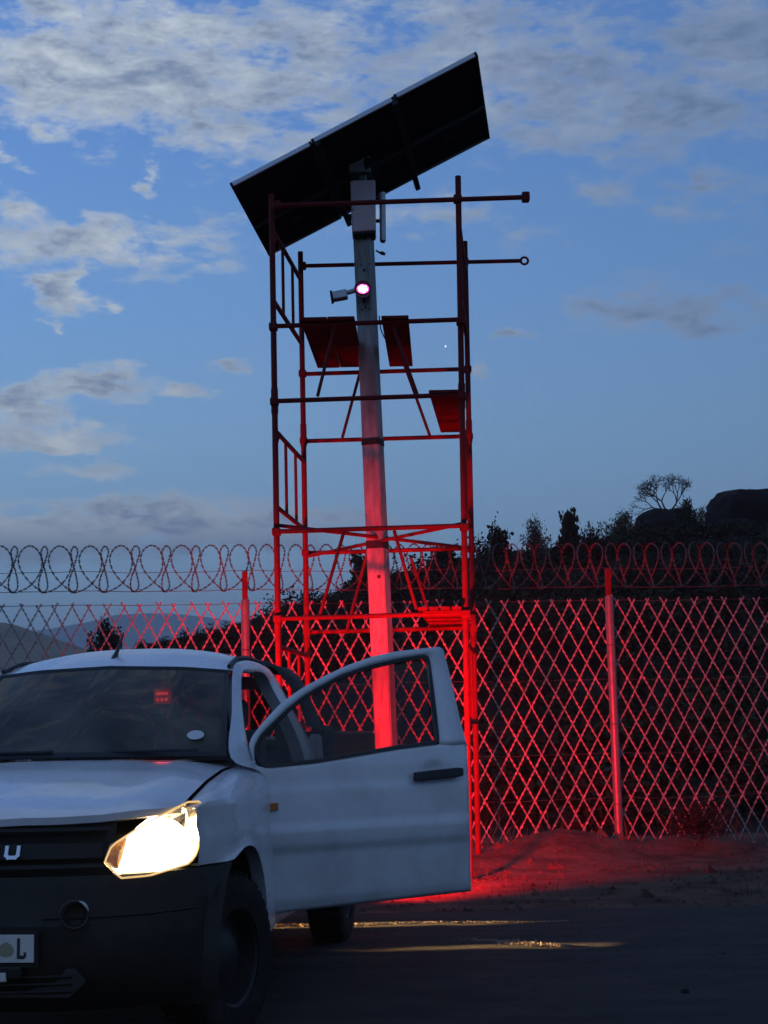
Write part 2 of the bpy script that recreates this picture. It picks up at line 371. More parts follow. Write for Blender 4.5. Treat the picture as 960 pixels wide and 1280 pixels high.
# the scrub slope that climbs behind the fence is the same earth under brush; the road lies in front as its own sheet
rows = []
ry = [-60 + 5*i for i in range(12)] + [0, 3, 6, 7.5] + [8 + .16*i for i in range(21)]
rxs = axis([(-400, -30, 8), (-30, -6, 12), (-6, 6, 80), (6, 30, 12), (30, 400, 8)])
def edge(x): return 11.45 + .16*mnoise.noise(Vector((x*.8, 0, 3))) + .07*mnoise.noise(Vector((x*4, 1, 3)))
for y in ry:
    r = []
    for x in rxs:
        yy = min(y, edge(x)) if y > 10.9 else y
        z = .012 + .010*mnoise.noise(Vector((x*1.3, yy*1.6, 1))) + .006*mnoise.noise(Vector((x*5, yy*5, 2)))
        if y > 8: z += .022*max(0, mnoise.noise(Vector((x*.7, yy*3.2, 7))))
        r.append((x, yy, max(.004, z*(1 - .4*sst(10.9, 11.4, yy)))))
    rows.append(r)
rd = MB(); rd.grid(rows); tag(rd.build('road', ASPH, smooth=180), kind='structure')
# far ranges
def ridge(name, Y, pts, depth, m, kind='structure'):
    r = []
    top = [at(u, v, Y) for u, v in pts]
    top = resample(top, 60)
    for dy, k in ((-depth, 0), (-depth*.55, .45), (-depth*.2, .85), (0, 1), (depth*.6, .6), (depth, 0)):
        r.append([(p.x*(1 + .1*(1 - k)), p.y + dy, -2 + (p.z + 2)*k*(1 + .012*mnoise.noise(Vector((i*.35, k*3, Y))))) for i, p in enumerate(top)])
    return tag(MB().grid(r).build(name, m, smooth=180), kind=kind)
ridge('mountain_range', 4200, [(-260, 815), (-120, 800), (0, 792), (60, 787), (100, 780), (145, 768), (200, 767), (260, 770), (300, 779), (340, 786), (420, 792), (520, 800), (640, 812), (760, 818), (1000, 830)], 900, FARHILL)
ridge('dry_hill', 420, [(-300, 800), (-120, 778), (-30, 776), (10, 779), (40, 787), (70, 799), (110, 812), (170, 822), (260, 830), (360, 850)], 110, DRYHILL)

# ------------------------------------------------------------------ pickup truck (local axes: x forward, y its left side, z up; origin on the ground under the front axle)
TX, TY, TYAW = -1.4956, 6.8261, .12179
truck = empty('pickup_truck', (TX, TY, 0), 'white pickup truck facing the camera with one headlight on and its door swung open', 'pickup truck', rz=-math.pi/2 - TYAW)
FW = Vector((-math.sin(TYAW), -math.cos(TYAW), 0)); LF = Vector((math.cos(TYAW), -math.sin(TYAW), 0))
def c2w(p): return Vector((TX, TY, 0)) + FW*p[0] + LF*p[1] + Vector((0, 0, p[2]))
def w2c(w): r = Vector((w[0] - TX, w[1] - TY, 0)); return Vector((r.dot(FW), r.dot(LF), w[2]))
YS = [0, .3, .5, .65, .75, .80, .84, .88, .90]; XS = [.80, .775, .72, .62, .50, .42, .30, .10, 0]
def xf(y): return interp(abs(y), YS, XS)
def xfr(y, z, off=0): return xf(y) + off - .35*(z - .78)
def bzip(pts, sgn): return [(p[0], p[1]*sgn, p[2]) for p in pts]

# hood
def zh(x, y):
    zc = interp(x, [-.6, -.3, 0, .3, .5, .64, .72, .76], [1.165, 1.150, 1.115, 1.062, 1.022, .985, .955, .925])
    k = abs(y)/.73
    return zc - .052*k**2.2 + .012*sst(.42, .50, abs(y))*(1 - sst(.60, .70, abs(y)))*sst(.75, .4, x)
def hood_front(y): return min(.755, xfr(y, .925) - .012)
rows = []
for i in range(23):
    t = i/22; y0 = lerp(-1, 1, t); r = []
    for j in range(25):
        s = j/24
        yr = .715*y0
        yf = .735*y0
        y = lerp(yr, yf, s)
        xb = -.50 + .10*(1 - y0*y0); xfz = hood_front(y)
        x = lerp(xb, xfz, s**.9)
        r.append((x, y, zh(x, y)))
    e = r[-1]; r.append((e[0] - .004, e[1], e[2] - .028)); r.append((e[0] - .05, e[1], e[2] - .035))
    rows.append(r)
hood = MB().grid(rows).build('hood', PAINT, truck, 40)
body_core = MB().box((-.05, 0, .62), (1.15, 1.30, .50)).box((-2.4, 0, .43), (3.9, 1.0, .14)).tube([(0, -.7, .33), (0, .7, .33)], .05).tube([(-3.06, -.75, .33), (-3.06, .75, .33)], .07)
body_core.build('chassis', UNDER, truck)

# front fenders
AR = .455
def arch_z(x, c=0.0): return .335 + math.sqrt(max(0, AR*AR - (x - c)**2))
def fender(sgn):
    xs_ = [.4545] + [AR*math.cos(math.pi*k/22) for k in range(1, 22)] + [-.4545, -.49, -.55, -.64, -.725]
    rows = []
    for x in xs_:
        zb = arch_z(x) if abs(x) < AR else .37
        if x > 0: zb = max(zb, .745)
        yb = interp(x, [-.75, -.45, -.1, .15, .30, .42], [.872, .885, .897, .885, .845, .80])
        ysm = interp(x, [-.75, -.5, .3, .43], [.715, .722, .742, .75]); zs = zh(x, ysm) - .004
        if x < -.5: zs = lerp(zh(-.5, ysm), 1.145, sst(-.5, -.72, x)) - .004
        zt = min(zs - .01, .985)
        lip = .012*sst(.12, 0, abs(zb - (arch_z(x) if abs(x) < AR else 9)))
        r = [(x, ysm - .02, zs - .03), (x, ysm, zs - .004), (x, ysm + .012, zs), (x, lerp(ysm, yb, .35), lerp(zs, zt, .10)), (x, lerp(ysm, yb, .68), lerp(zs, zt, .35)), (x, lerp(ysm, yb, .90), lerp(zs, zt, .68)), (x, yb - .004, zt - .02)]
        for k in (.2, .45, .7, .9): r.append((x, yb + .006*math.sin(math.pi*k) - (.014*sst(0, .3, k)*sst(.45, .25, k)), lerp(zt - .02, zb, k)))
        r.append((x, yb + lip, zb)); r.append((x, yb - .045, zb + .004))
        rows.append(bzip(r, sgn))
    o = MB().grid(rows).build('fender', PAINT, truck, 50)
    w = []
    for k in range(25):
        a = math.pi*(1.08 - 1.16*k/24)
        w.append([(math.cos(a)*(AR + .012), y*sgn, .335 + math.sin(a)*(AR + .012)) for y in (.86, .55)])
    MB().grid(w).build('wheel_arch_liner', BLACK, o, 60)
    return o
fl = fender(1); fr_ = fender(-1)

# headlights
LENS = [[.719, .499, .782], [.688, .516, .842], [.593, .618, .916], [.496, .700, .963], [.426, .750, .992], [.370, .785, .992], [.355, .798, .976], [.365, .800, .938], [.432, .790, .793], [.474, .771, .755], [.636, .653, .723], [.704, .555, .720]]
GLOW = [[.634, .580, .874], [.594, .619, .913], [.562, .651, .941], [.522, .685, .940], [.468, .738, .913], [.446, .763, .875], [.455, .770, .817], [.487, .762, .764], [.552, .715, .751], [.633, .652, .735], [.704, .555, .721]]
IND = [[.682, .523, .845], [.635, .580, .871], [.666, .570, .801], [.698, .555, .738], [.714, .507, .785]]
def fan(mb, pts, dome=0.0, dirv=(0, 0, 0)):
    c = sum((Vector(p) for p in pts), Vector())/len(pts); d = Vector(dirv)
    P = [Vector(p) for p in pts]
    r0 = P; r1 = [p.lerp(c, .35) + d*dome*.6 for p in P]; r2 = [p.lerp(c, .7) + d*dome*.9 for p in P]; r3 = [c + d*dome for p in P]
    mb.grid([r0, r1, r2, r3], closed=True); return mb
def headlight(sgn, on):
    outw = Vector((.82, .57, 0))
    def S(P, off=0.0): return [((Vector(p) + outw*off).x, (Vector(p) + outw*off).y*sgn, p[2]) for p in P]
    dv = (.82, .57*sgn, 0)
    c = sum((Vector(p) for p in LENS), Vector())/len(LENS)
    lens = resample(LENS, 40, True); 
    def shrink(P, k): return [Vector(p).lerp(c, k) for p in P]
    h = MB(); h.grid([S(lens, .004), S(shrink(lens, .10), -.02), S(shrink(lens, .25), -.09), S(shrink(lens, .6), -.13), S(shrink(lens, .99), -.14)], closed=True)
    hous = h.build('headlight', CHROME if on else BLACK, truck, 40)
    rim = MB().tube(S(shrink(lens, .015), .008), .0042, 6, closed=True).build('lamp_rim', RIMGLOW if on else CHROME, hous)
    gl = fan(MB(), S(resample(GLOW, 30, True), -.035), .02, dv).build('bulb_reflector', HEADGLOW if on else CHROME, hous)
    fan(MB(), S(resample(IND, 20, True), -.03), .012, dv).build('turn_indicator', AMBERLENS, hous, 20)
    fan(MB(), S(shrink(lens, .01), .010), .028, dv).build('lamp_cover', CLEAR, hous, 60)
    if on:
        l = bpy.data.lights.new('headlight_lamp', 'SPOT'); l.energy = 160; l.color = (1, .78, .45); l.spot_size = math.radians(95); l.spot_blend = .8; l.shadow_soft_size = .05
        lo = bpy.data.objects.new('headlight_lamp', l); COL.objects.link(lo); lo.parent = hous
        lo.location = (.66, .70*sgn, .83); lo.rotation_euler = Vector((-1, .05, .22)).to_track_quat('Z', 'Y').to_euler()
headlight(1, True); headlight(-1, False)

# grille
rows = []
for z in (.735, .80, .87, .93):
    rows.append([(xfr(y, z, -.045), y, z) for y in [-.52 + 1.04*k/16 for k in range(17)]])
grille = MB().grid(rows).build('grille', BLACK, truck)
for z in (.765, .90):
    MB().tube([(xfr(y, z, -.015), y, z) for y in [-.50 + 1.0*k/12 for k in range(13)]], .014, 6).build('grille_bar', BLACK, grille)
rows = []
for z in (.785, .80, .855, .87):
    rows.append([(xfr(y, z, -.004 if .79 < z < .86 else -.03), y, z) for y in [-.49 + .98*k/12 for k in range(13)]])
MB().grid(rows).build('grille_band', BLACK, grille)
def letter(ch, yc, zc, h, w, st):
    mb = MB(); pts = {'U': [(-1, 1), (-1, -.55), (-.6, -1), (.6, -1), (1, -.55), (1, 1)], 'I': [(0, 1), (0, -1)], 'Z': [(-1, 1), (1, 1), (-1, -1), (1, -1)],
         'S': [(1, .8), (.7, 1), (-.7, 1), (-1, .7), (-1, .3), (-.7, 0), (.7, 0), (1, -.3), (1, -.7), (.7, -1), (-.7, -1), (-1, -.8)]}[ch]
    P = [(yc + a*(w/2 - st/2), zc + b*(h/2 - st/2)) for a, b in pts]
    for a, b in zip(P, P[1:]):
        d = Vector((b[0] - a[0], b[1] - a[1])); n = Vector((-d.y, d.x)).normalized()*st/2; d.normalize(); d *= st*.45
        q = [(a[0] - d.x + n.x, a[1] - d.y + n.y), (a[0] - d.x - n.x, a[1] - d.y - n.y), (b[0] + d.x - n.x, b[1] + d.y - n.y), (b[0] + d.x + n.x, b[1] + d.y + n.y)]
        mb.prism([(xfr(y, z, .000 + .0003*len(mb.bm.faces)/6), y, z) for y, z in q], (.008, 0, 0))
    return mb
for ch, yc in zip('ISUZU', (-.165, -.085, -.0, .08, .163)):
    letter(ch, yc, .827, .050, .058 if ch != 'I' else .014, .013).build('badge_letter', BADGE, grille, 0)

# bumper
rows = []
for z, off in ((.235, -.06), (.27, -.005), (.36, .045), (.44, .06), (.56, .06), (.60, .035), (.70, .03), (.735, .012), (.742, -.06)):
    ax = max(math.sqrt(max(0, AR*AR - (z - .335)**2)) + .012, .06)
    half = []
    for k in range(15):
        t = k/14
        y = lerp(.0, .885, t)
        half.append((xf(y) + off*min(1, (.95 - y)/.3), y, z))
    ys_end = .888
    half = [(max(p[0], ax) if k > 9 else p[0], p[1], p[2]) for k, p in enumerate(half)]
    rows.append([(p[0], -p[1], p[2]) for p in half[::-1]][:-1] + half)
bumper = MB().grid(rows).build('front_bumper', BLACK, truck, 30)
PZ0, PZ1 = .436, .536
def plq(y0, y1, z0, z1, dx): return [(xf(0) + .066 + dx, y, z) for y, z in ((y0, z0), (y1, z0), (y1, z1), (y0, z1))]
plate = MB().prism(plq(-.285, .285, PZ0, PZ1, 0), (.008, 0, 0)).build('number_plate', PLATEW, bumper, 0, bevel=.002)
MB().prism(plq(-.30, .30, PZ0 - .018, PZ1 + .015, -.008), (.006, 0, 0)).build('plate_holder', BLACK, bumper, 0)
# letter L and the round crest, as on the visible end of the plate
MB().prism([(xf(0) + .0745, y, z) for y, z in ((.222, .450), (.250, .450), (.257, .458), (.257, .474), (.248, .474), (.248, .462), (.233, .462), (.233, .524), (.222, .524))], (.0015, 0, 0)).build('plate_letter', PRINT, bumper, 0)
cm = MB(); P = []
for k in range(28):
    a = 2*math.pi*k/28; r = .026*(1 + .05*math.cos(3*a + 1.2) + .04*math.cos(8*a)); P.append((xf(0) + .0745, .180 + r*1.1*math.cos(a), .482 + r*math.sin(a)))
cm.prism(P, (.0015, 0, 0)).build('plate_crest', CREST, bumper, 0)
for s in (1, -1):
    fx = .80
    fog = MB().lathe([(-.02, .002), (-.015, .03), (0, .042)], (fx + .005, .42*s, .60), (.9, .25*s, 0), 20).build('fog_lamp', BLACK, bumper)
    MB().tube([Vector((fx + .016, .42*s, .60)) + Vector((-.25*s*math.cos(a)*.05, .05*math.cos(a), .05*math.sin(a))) for a in [2*math.pi*k/24 for k in range(24)]], .006, 6, closed=True).build('fog_lamp_ring', SEAL, bumper)
    MB().tube([Vector((fx + .021, .42*s, .60)) + Vector((-.25*math.cos(a)*.05, s*.053*math.cos(a), .053*math.sin(a))) for a in [.25 + 1.0*k/10 for k in range(11)]], [.001 + .0045*math.sin(math.pi*k/10) for k in range(11)], 6).build('fog_lamp_glint', PLATEW, bumper)  # pale arc painted in as the glint on the lamp ring
MB().prism([(xf(y) + .052, y, z) for y, z in ((-.40, .30), (.40, .30), (.46, .355), (.42, .405), (-.42, .405), (-.46, .355))], (.012, 0, 0)).build('lower_intake', SEAL, bumper, 0, bevel=.004)
for z in (.325, .352, .378): MB().tube([(xf(y) + .068, y, z) for y in (-.41, -.2, 0, .2, .41)], .006, 5).build('intake_bar', BLACK, bumper)
for s in (1, -1): MB().tube([(xf(y) + .050*min(1, (.95 - y)/.3) + .004, y*s, .588) for y in [.30 + .055*k for k in range(10)]], .004, 5).build('bumper_crease', BLACK, bumper)
MB().box((.872, .168, .385), (.012, .03, .035)).build('tow_cover', PLATEW, bumper, 0, bevel=.004)
MB().box((.862, .12, .40), (.03, .24, .05)).build('lower_grille', BLACK, bumper, 0, bevel=.01)

# cab
KO = [(-.42, .737, 1.150), (-.76, .668, 1.365), (-1.07, .604, 1.572), (-1.3, .590, 1.622), (-1.6, .585, 1.640), (-1.9, .590, 1.628), (-2.03, .625, 1.575), (-2.10, .74, 1.34), (-2.13, .835, 1.12), (-2.14, .872, .75), (-2.14, .835, .36), (-.80, .835, .36), (-.73, .865, .75), (-.66, .845, 1.05)]
KI = [(-.64, .790, 1.125), (-.855, .700, 1.352), (-1.125, .636, 1.545), (-1.34, .636, 1.570), (-1.56, .640, 1.580), (-1.70, .648, 1.560), (-1.79, .665, 1.490), (-1.86, .75, 1.31), (-1.90, .815, 1.10), (-1.89, .84, .75), (-1.84, .815, .46), (-.86, .815, .46), (-.80, .835, .75), (-.74, .83, 1.0)]
def cab_ring(sgn):
    n = 5; O = []; I = []
    m = len(KO)
    def cr(P, i, t):
        p0, p1, p2, p3 = (Vector(P[(i + k - 1) % m]) for k in range(4))
        return .5*((2*p1) + (p2 - p0)*t + (2*p0 - 5*p1 + 4*p2 - p3)*t*t + (3*p1 - p0 - 3*p2 + p3)*t**3)
    for i in range(m):
        for k in range(n):
            t = k/n
            O.append(cr(KO, i, t) if i not in (9, 10, 11) else Vector(KO[i]).lerp(Vector(KO[(i+1) % m]), t))
            I.append(cr(KI, i, t) if i not in (9, 10, 11) else Vector(KI[i]).lerp(Vector(KI[(i+1) % m]), t))
    mid1 = [o.lerp(i_, .30) + Vector((0, .012, .004)) for o, i_ in zip(O, I)]; mid2 = [o.lerp(i_, .72) + Vector((0, .014, .0)) for o, i_ in zip(O, I)]
    inn = [Vector((i_.x, i_.y - .07, i_.z)) for i_ in I]
    return [bzip(x, sgn) for x in (O, mid1, mid2, I, inn)]
cabm = MB()
for s in (1, -1): cabm.grid(cab_ring(s), closed=True)
# roof
def roof_edge(x): return interp(-x, [1.06, 1.3, 1.6, 1.9, 2.03, 2.06], [.606, .590, .585, .590, .625, .63]), interp(-x, [1.06, 1.3, 1.6, 1.9, 2.03, 2.06], [1.568, 1.622, 1.640, 1.628, 1.575, 1.56])
rows = []
for k in range(17):
    x = -1.06 - 1.0*k/16; ye, ze = roof_edge(x); r = []
    crown = interp(-x, [1.06, 1.2, 1.45, 1.8, 2.0, 2.06], [.030, .055, .080, .078, .075, .06])
    for j in range(21):
        a = -1 + j/10; xx = x + (.06*(1 - a*a) if k < 3 else 0)*(1 - k/3); r.append((xx, a*ye, ze + crown*(1 - abs(a)**2.6)))
    rows.append(r)
cabm.grid(rows)
# rear wall with window opening
wy, wz0, wz1 = .56, 1.16, 1.50
o_ = [(-2.06, -.62, 1.56), (-2.06, 0, 1.62), (-2.06, .62, 1.56), (-2.10, .74, 1.34), (-2.13, .82, 1.10), (-2.13, .82, .40), (-2.13, 0, .40), (-2.13, -.82, .40), (-2.13, -.82, 1.10), (-2.10, -.74, 1.34)]
i_ = [(-2.075, -wy, wz1), (-2.07, 0, wz1 + .02), (-2.075, wy, wz1), (-2.10, wy + .04, 1.34), (-2.12, wy + .06, wz0), (-2.12, .5, wz0), (-2.12, 0, wz0), (-2.12, -.5, wz0), (-2.12, -wy - .06, wz0), (-2.10, -wy - .04, 1.34)]
cabm.grid([o_, i_], closed=True)
cab = cabm.build('cab_shell', PAINT, truck, 45)
MB().poly([i_[0], i_[1], i_[2], i_[3], i_[4], i_[8], i_[9]]).build('rear_window', TINT, cab, 0)
for s in (1, -1):   # roof ditch moulding
    MB().tube([(x, (roof_edge(x)[0] - .022)*s, roof_edge(x)[1] + .018) for x in [-1.08 - .08*k for k in range(12)]], .011, 6).build('roof_moulding', SEAL, cab)
# windscreen
WB = [(-.43, .715, 1.150), (-.36, .45, 1.158), (-.33, 0, 1.160)]; WT = [(-1.065, .585, 1.566), (-1.02, .35, 1.585), (-1.0, 0, 1.597)]
def wsp(a, t, ins=0.0):
    def q(P, a):
        A = abs(a); p = Vector((interp(A, [0, .63, 1], [P[2][0], P[1][0], P[0][0]]), P[0][1]*a, interp(A, [0, .63, 1], [P[2][2], P[1][2], P[0][2]]))); return p
    b, tp = q(WB, a), q(WT, a); p = b.lerp(tp, t); p.z += .02*math.sin(math.pi*t)*(1 - .5*abs(a)); return p
ws = MB().grid([[wsp(-1 + j/9, i/8) for j in range(19)] for i in range(9)]).build('windscreen', WSGLASS, truck, 60)
lo = [wsp(-1 + 2*j/20, 0) for j in range(21)] + [wsp(1, i/8) for i in range(1, 9)] + [wsp(1 - 2*j/20, 1) for j in range(1, 21)] + [wsp(-1, 1 - i/8) for i in range(1, 8)]
def inset(p, k=.035):
    c = Vector((-.7, 0, 1.37)); d = c - p; return p + Vector((d.x*.06, d.y*.035, d.z*.10)) + Vector((.006, 0, .006))
corner = [Vector(p) for p in lo]
MB().grid([corner, [Vector(p) + Vector((.006, 0, .007)) for p in lo], [inset(p) for p in lo]], closed=True).build('windscreen_seal', SEAL, ws, 60)
MB().grid([[(-.50 + .16*(1 - a*a), .72*a, 1.128), (-.44 + .17*(1 - a*a), .70*a, 1.140)] for a in [-1 + k/8 for k in range(17)]]).build('cowl', BLACK, ws)
wp = [wsp(-.9 + .1*k, .035) + Vector((.012, 0, .014)) for k in range(9)]
MB().tube(wp, .008, 6).build('wiper', SEAL, ws); MB().tube([p + Vector((.0, .62, 0)) for p in [wsp(-.62 + .1*k, .03) + Vector((.012, 0, .014)) for k in range(7)]], .008, 6).build('wiper', SEAL, ws)
dp = wsp(.80, .20) + Vector((.006, 0, .008)); tx_ = (wsp(.80, .25) - wsp(.80, .15)).normalized(); ty_ = Vector((0, 1, 0))
MB().prism([dp + ty_*.040*math.cos(a) + tx_*.036*math.sin(a) for a in [2*math.pi*k/24 for k in range(24)]], (.002, 0, .002)).build('licence_disc', PAPER, ws, 0)
# radio aerial on the roof
MB().tube([(-1.165, -.04, 1.618), (-1.19, -.04, 1.645), (-1.26, -.04, 1.70), (-1.36, -.04, 1.79)], [.030, .017, .009, .005], 8).build('aerial', SEAL, cab)
hbl = MB().box((-2.035, -.014, 1.475), (.03, .10, .085)).build('high_brake_lamp', AMBERRED, cab, 0, bevel=.012)
MB().box((-2.018, -.014, 1.492), (.006, .07, .016)).build('lamp_bar', BRAKEGLOW, hbl, 0, bevel=.004)
for y_ in (-.04, -.014, .012): MB().lathe([(0, .009), (.005, .006), (.007, .001)], (-2.019, y_, 1.458), (1, 0, 0), 8).build('lamp_diode', BRAKEGLOW, hbl)
# cabin
cabin = MB().box((-.62, 0, .98), (.36, 1.42, .26)).box((-1.35, 0, .44), (1.4, 1.5, .06)).box((-.55, 0, .75), (.06, 1.5, .6))
cabin = cabin.build('dashboard', DARKIN, truck, 0, bevel=.05, seg=3)
MB().box((-.53, -.36, 1.122), (.12, .34, .012), Matrix.Rotation(.2, 3, 'Z')).build('dash_papers', PAPER, cabin, 0)
MB().box((-.55, .05, 1.125), (.05, .10, .02)).build('dash_papers', PAPER, cabin, 0)
for y in (.38, -.38):
    seat = MB().box((-1.45, y, .66), (.50, .50, .18)).box((-1.76, y, .98), (.14, .48, .60), Matrix.Rotation(-.18, 3, 'Y')).build('seat', SEATF, truck, 0, bevel=.05, seg=3)
    MB().box((-1.84, y, 1.36), (.09, .27, .17), Matrix.Rotation(-.12, 3, 'Y')).build('headrest', SEATF, seat, 0, bevel=.04, seg=3)
swc = Vector((-.98, -.38, 1.06)); A_ = Vector((0, 1, 0)); B_ = Vector((-.42, 0, .9)).normalized()
MB().tube([swc + A_*.19*math.cos(a) + B_*.19*math.sin(a) for a in [2*math.pi*k/28 for k in range(28)]], .014, 8, closed=True).tube([swc, (-.72, -.38, .93)], .025).tube([swc - A_*.18, swc + A_*.18], .015).build('steering_wheel', DARKIN, truck)
MB().box((-1.12, 0, 1.515), (.03, .23, .065)).tube([(-1.12, 0, 1.55), (-1.10, 0, 1.60)], .01).build('rear_view_mirror', SEAL, truck, 0, bevel=.012)

# doors
H0 = c2w((-.71, .872, .43)); E0 = at(588, 1115, 8.06); DD = Vector((E0.x - H0.x, E0.y - H0.y, 0)); DLEN = DD.length; DD.normalize(); DN = Vector((DD.y, -DD.x, 0))
def nprof(z):
    if z > 1.10: return .012 - .30*(z - 1.10) - .06*(z - 1.10)**2
    return .012 + .022*math.sin(math.pi*(z - .42)/.68) - .020*math.exp(-((z - .985)/.045)**2)*0 + .010*sst(1.02, .985, z) + .010*sst(.835, .805, z) - .006*sst(.80, .70, z) - .014*sst(.735, .70, z) - .02*sst(.5, .42, z)
def door_pt(u, v, off=0.0):
    d = ray(u, v); n = 0.0
    for _ in range(6):
        o = H0 + DN*(n + off); t = (o - Vector((0, 0, CAM_H))).dot(DN)/d.dot(DN); p = Vector((0, 0, CAM_H)) + d*t; n = nprof(p.z)
    return w2c(p)
V2 = lambda a: [Vector((x, y, 0)) for x, y in a]
Ledge = [(343, 1142), (339, 1115), (335, 1089), (330, 1031), (326, 1000), (323, 972), (315.5, 950)]
Redge = [(589, 1114), (588.3, 1090), (588, 1062), (587.5, 1030), (586.6, 1000), (585.5, 965), (583.5, 930)]
Lr, Rr = resample(V2(Ledge), 19), resample(V2(Redge), 19)
winb = [(319.5, 946), (322.6, 953.6), (334.7, 959.4), (393, 953.6), (455, 943), (496, 936), (549.5, 929.5)]
toprow = resample(V2([(315.5, 950), (319, 957), (334.7, 960.4), (393, 954.6), (455, 944), (496, 937), (549.5, 930.5), (583.5, 930)]), 27)
dm = MB(); rows = []
Lf, Rf, Tf = resample(V2(Ledge), 41), resample(V2(Redge), 41), resample(toprow, 55)
for i in range(41):
    r = []; t = i/40
    for j in range(55):
        s_ = j/54; B_j = Lf[0].lerp(Rf[0], s_)
        a = B_j.lerp(Tf[j], t) + (Lf[i] - Lf[0].lerp(Tf[0], t))*(1 - s_) + (Rf[i] - Rf[0].lerp(Tf[-1], t))*s_
        r.append(door_pt(a.x, a.y, -.016*math.exp(-(((a.x - 541)/11)**2 + ((a.y - 962)/10)**2)**1.5)))
    rows.append(r)
dm.grid(rows)
outer = resample(V2([(315.5, 950), (312, 938), (311.5, 929), (315, 920), (331, 900), (352, 878), (379, 859), (407, 844), (438, 830), (469, 819.5), (496, 814), (531, 810), (548, 808.3), (553, 809), (556, 818), (565, 854), (577, 907), (581, 920), (583.5, 930)]), 64)
inner = V2([(319, 957), (318.5, 945), (319, 933), (326, 919), (341, 904), (359, 886.5), (376, 873), (393, 862), (427.5, 843.6), (462, 832), (496, 824), (530.6, 818.5), (535, 819.5), (537.5, 826), (542.6, 866), (548.5, 917.5), (549.5, 930.5)])
# match inner to outer by nearest fraction
inner = resample(inner, 64)
dm.grid([[door_pt(p.x, p.y) for p in outer], [door_pt(lerp(p.x, q.x, .5), lerp(p.y, q.y, .5), .006) for p, q in zip(outer, inner)], [door_pt(p.x, p.y) for p in inner]])
door = dm.build('door', PAINT, truck, 40, solid=.05)
tag(door, 'door swung wide open with black handle and tinted window')
if True:
    me = door.data   # outward normals toward the camera side so the thickness grows inward
    nn = w2c(H0 + DN) - w2c(H0)
    if sum((p.normal.dot(nn)*p.area for p in me.polygons)) < 0: me.flip_normals()
wl = resample(V2([(319.3, 945), (319, 933), (326, 919), (341, 904), (359, 886.5), (376, 873), (393, 862), (427.5, 843.6), (462, 832), (496, 824), (530.6, 818.5), (535, 819.5), (537.5, 826), (542.6, 866), (548.5, 917.5), (549, 928), (547, 930), (496, 936.5), (455, 943.5), (393, 954), (334.7, 959.8), (322.6, 954)]), 90, True)
cw = sum(wl, Vector())/len(wl)
def winset(p, px):
    # shrink by px pixels toward the middle line of the window
    c = Vector((max(375, min(520, p.x)), lerp(925, 880, (max(375, min(520, p.x)) - 375)/145), 0)); d = c - p; return p + d*min(.9, px/max(d.length, 1e-6))
MB().grid([[door_pt(p.x, p.y, -.012) for p in [winset(p, -2.0) for p in wl]], [door_pt(p.x, p.y, .004) for p in wl], [door_pt(p.x, p.y, .001) for p in [winset(p, 4) for p in wl]], [door_pt(p.x, p.y, -.02) for p in [winset(p, 5) for p in wl]]], closed=True).build('window_seal', SEAL, door, 50)
mid = [Vector((max(330, min(545, p.x)), lerp(938, 878, max(0, min(1, (p.x - 330)/215))), 0)) for p in wl]
MB().grid([[door_pt(p.x, p.y, -.018) for p in [winset(p, 2) for p in wl]], [door_pt(p.x, p.y, -.018) for p in [p.lerp(m_, .5) for p, m_ in zip(wl, mid)]], [door_pt(m_.x, m_.y, -.018) for m_ in mid]], closed=True).build('window_pane', TINT, door, 60)
# handle with its scooped recess
hp = [(516.5, 965.5), (540, 962.5), (570, 959.5), (575.5, 960), (576, 969.5), (570, 971), (540, 974.5), (518, 977), (516, 975)]
MB().prism([door_pt(u, v, .014) for u, v in hp], (w2c(H0 + DN*.028) - w2c(H0))).build('handle', SEAL, door, 0, bevel=.006, seg=3)
# inner lining
lin = []
for i in range(1, 12):
    lin.append([door_pt(Lr[i].lerp(Rr[i], t).x, Lr[i].lerp(Rr[i], t).y, -.075) for t in (.06, .3, .5, .7, .94)])
MB().grid(lin).build('door_lining', DARKIN, door, 60)
# marker lamp on the fender behind the wheel
mk = [(331.5, 1004.5), (346.5, 1003.5), (346.5, 1013), (331.5, 1014)]
def side_pt(u, v, y):
    o = w2c((0, 0, CAM_H)); d = w2c(Vector((TX, TY, 0)) + ray(u, v)); d = Vector((d.x, d.y, ray(u, v).z)); t = (y - o.y)/d.y; return o + d*t
MB().prism([door_pt(u, v, .002) for u, v in mk], (w2c(H0 + DN*.012) - w2c(H0))).build('side_marker', AMBER, fl, 0, bevel=.003)
# closed door on the far side
ki = [Vector((p[0], -p[1] - .012, p[2])) for p in KI]
rd_ = MB()
lowp = [ki[8], ki[9], ki[10], ki[11], ki[12], ki[13], ki[0]]
rd_.poly(lowp)
rdoor = rd_.build('door', PAINT, truck, 0, solid=.03); tag(rdoor, 'closed door on the far side')
MB().poly([ki[0]] + ki[1:9]).build('window_pane', TINT, rdoor, 0)
MB().box((-1.72, -.885, .98), (.17, .03, .03)).build('handle', SEAL, rdoor, 0, bevel=.006)
for x, z, q in ((-.80, -.98, 1.12),):
    MB().box((-.86, -1.0, 1.18), (.10, .17, .21)).box((-.82, -.88, 1.11), (.05, .12, .04)).build('side_mirror', BLACK, rdoor, 0, bevel=.03, seg=3)

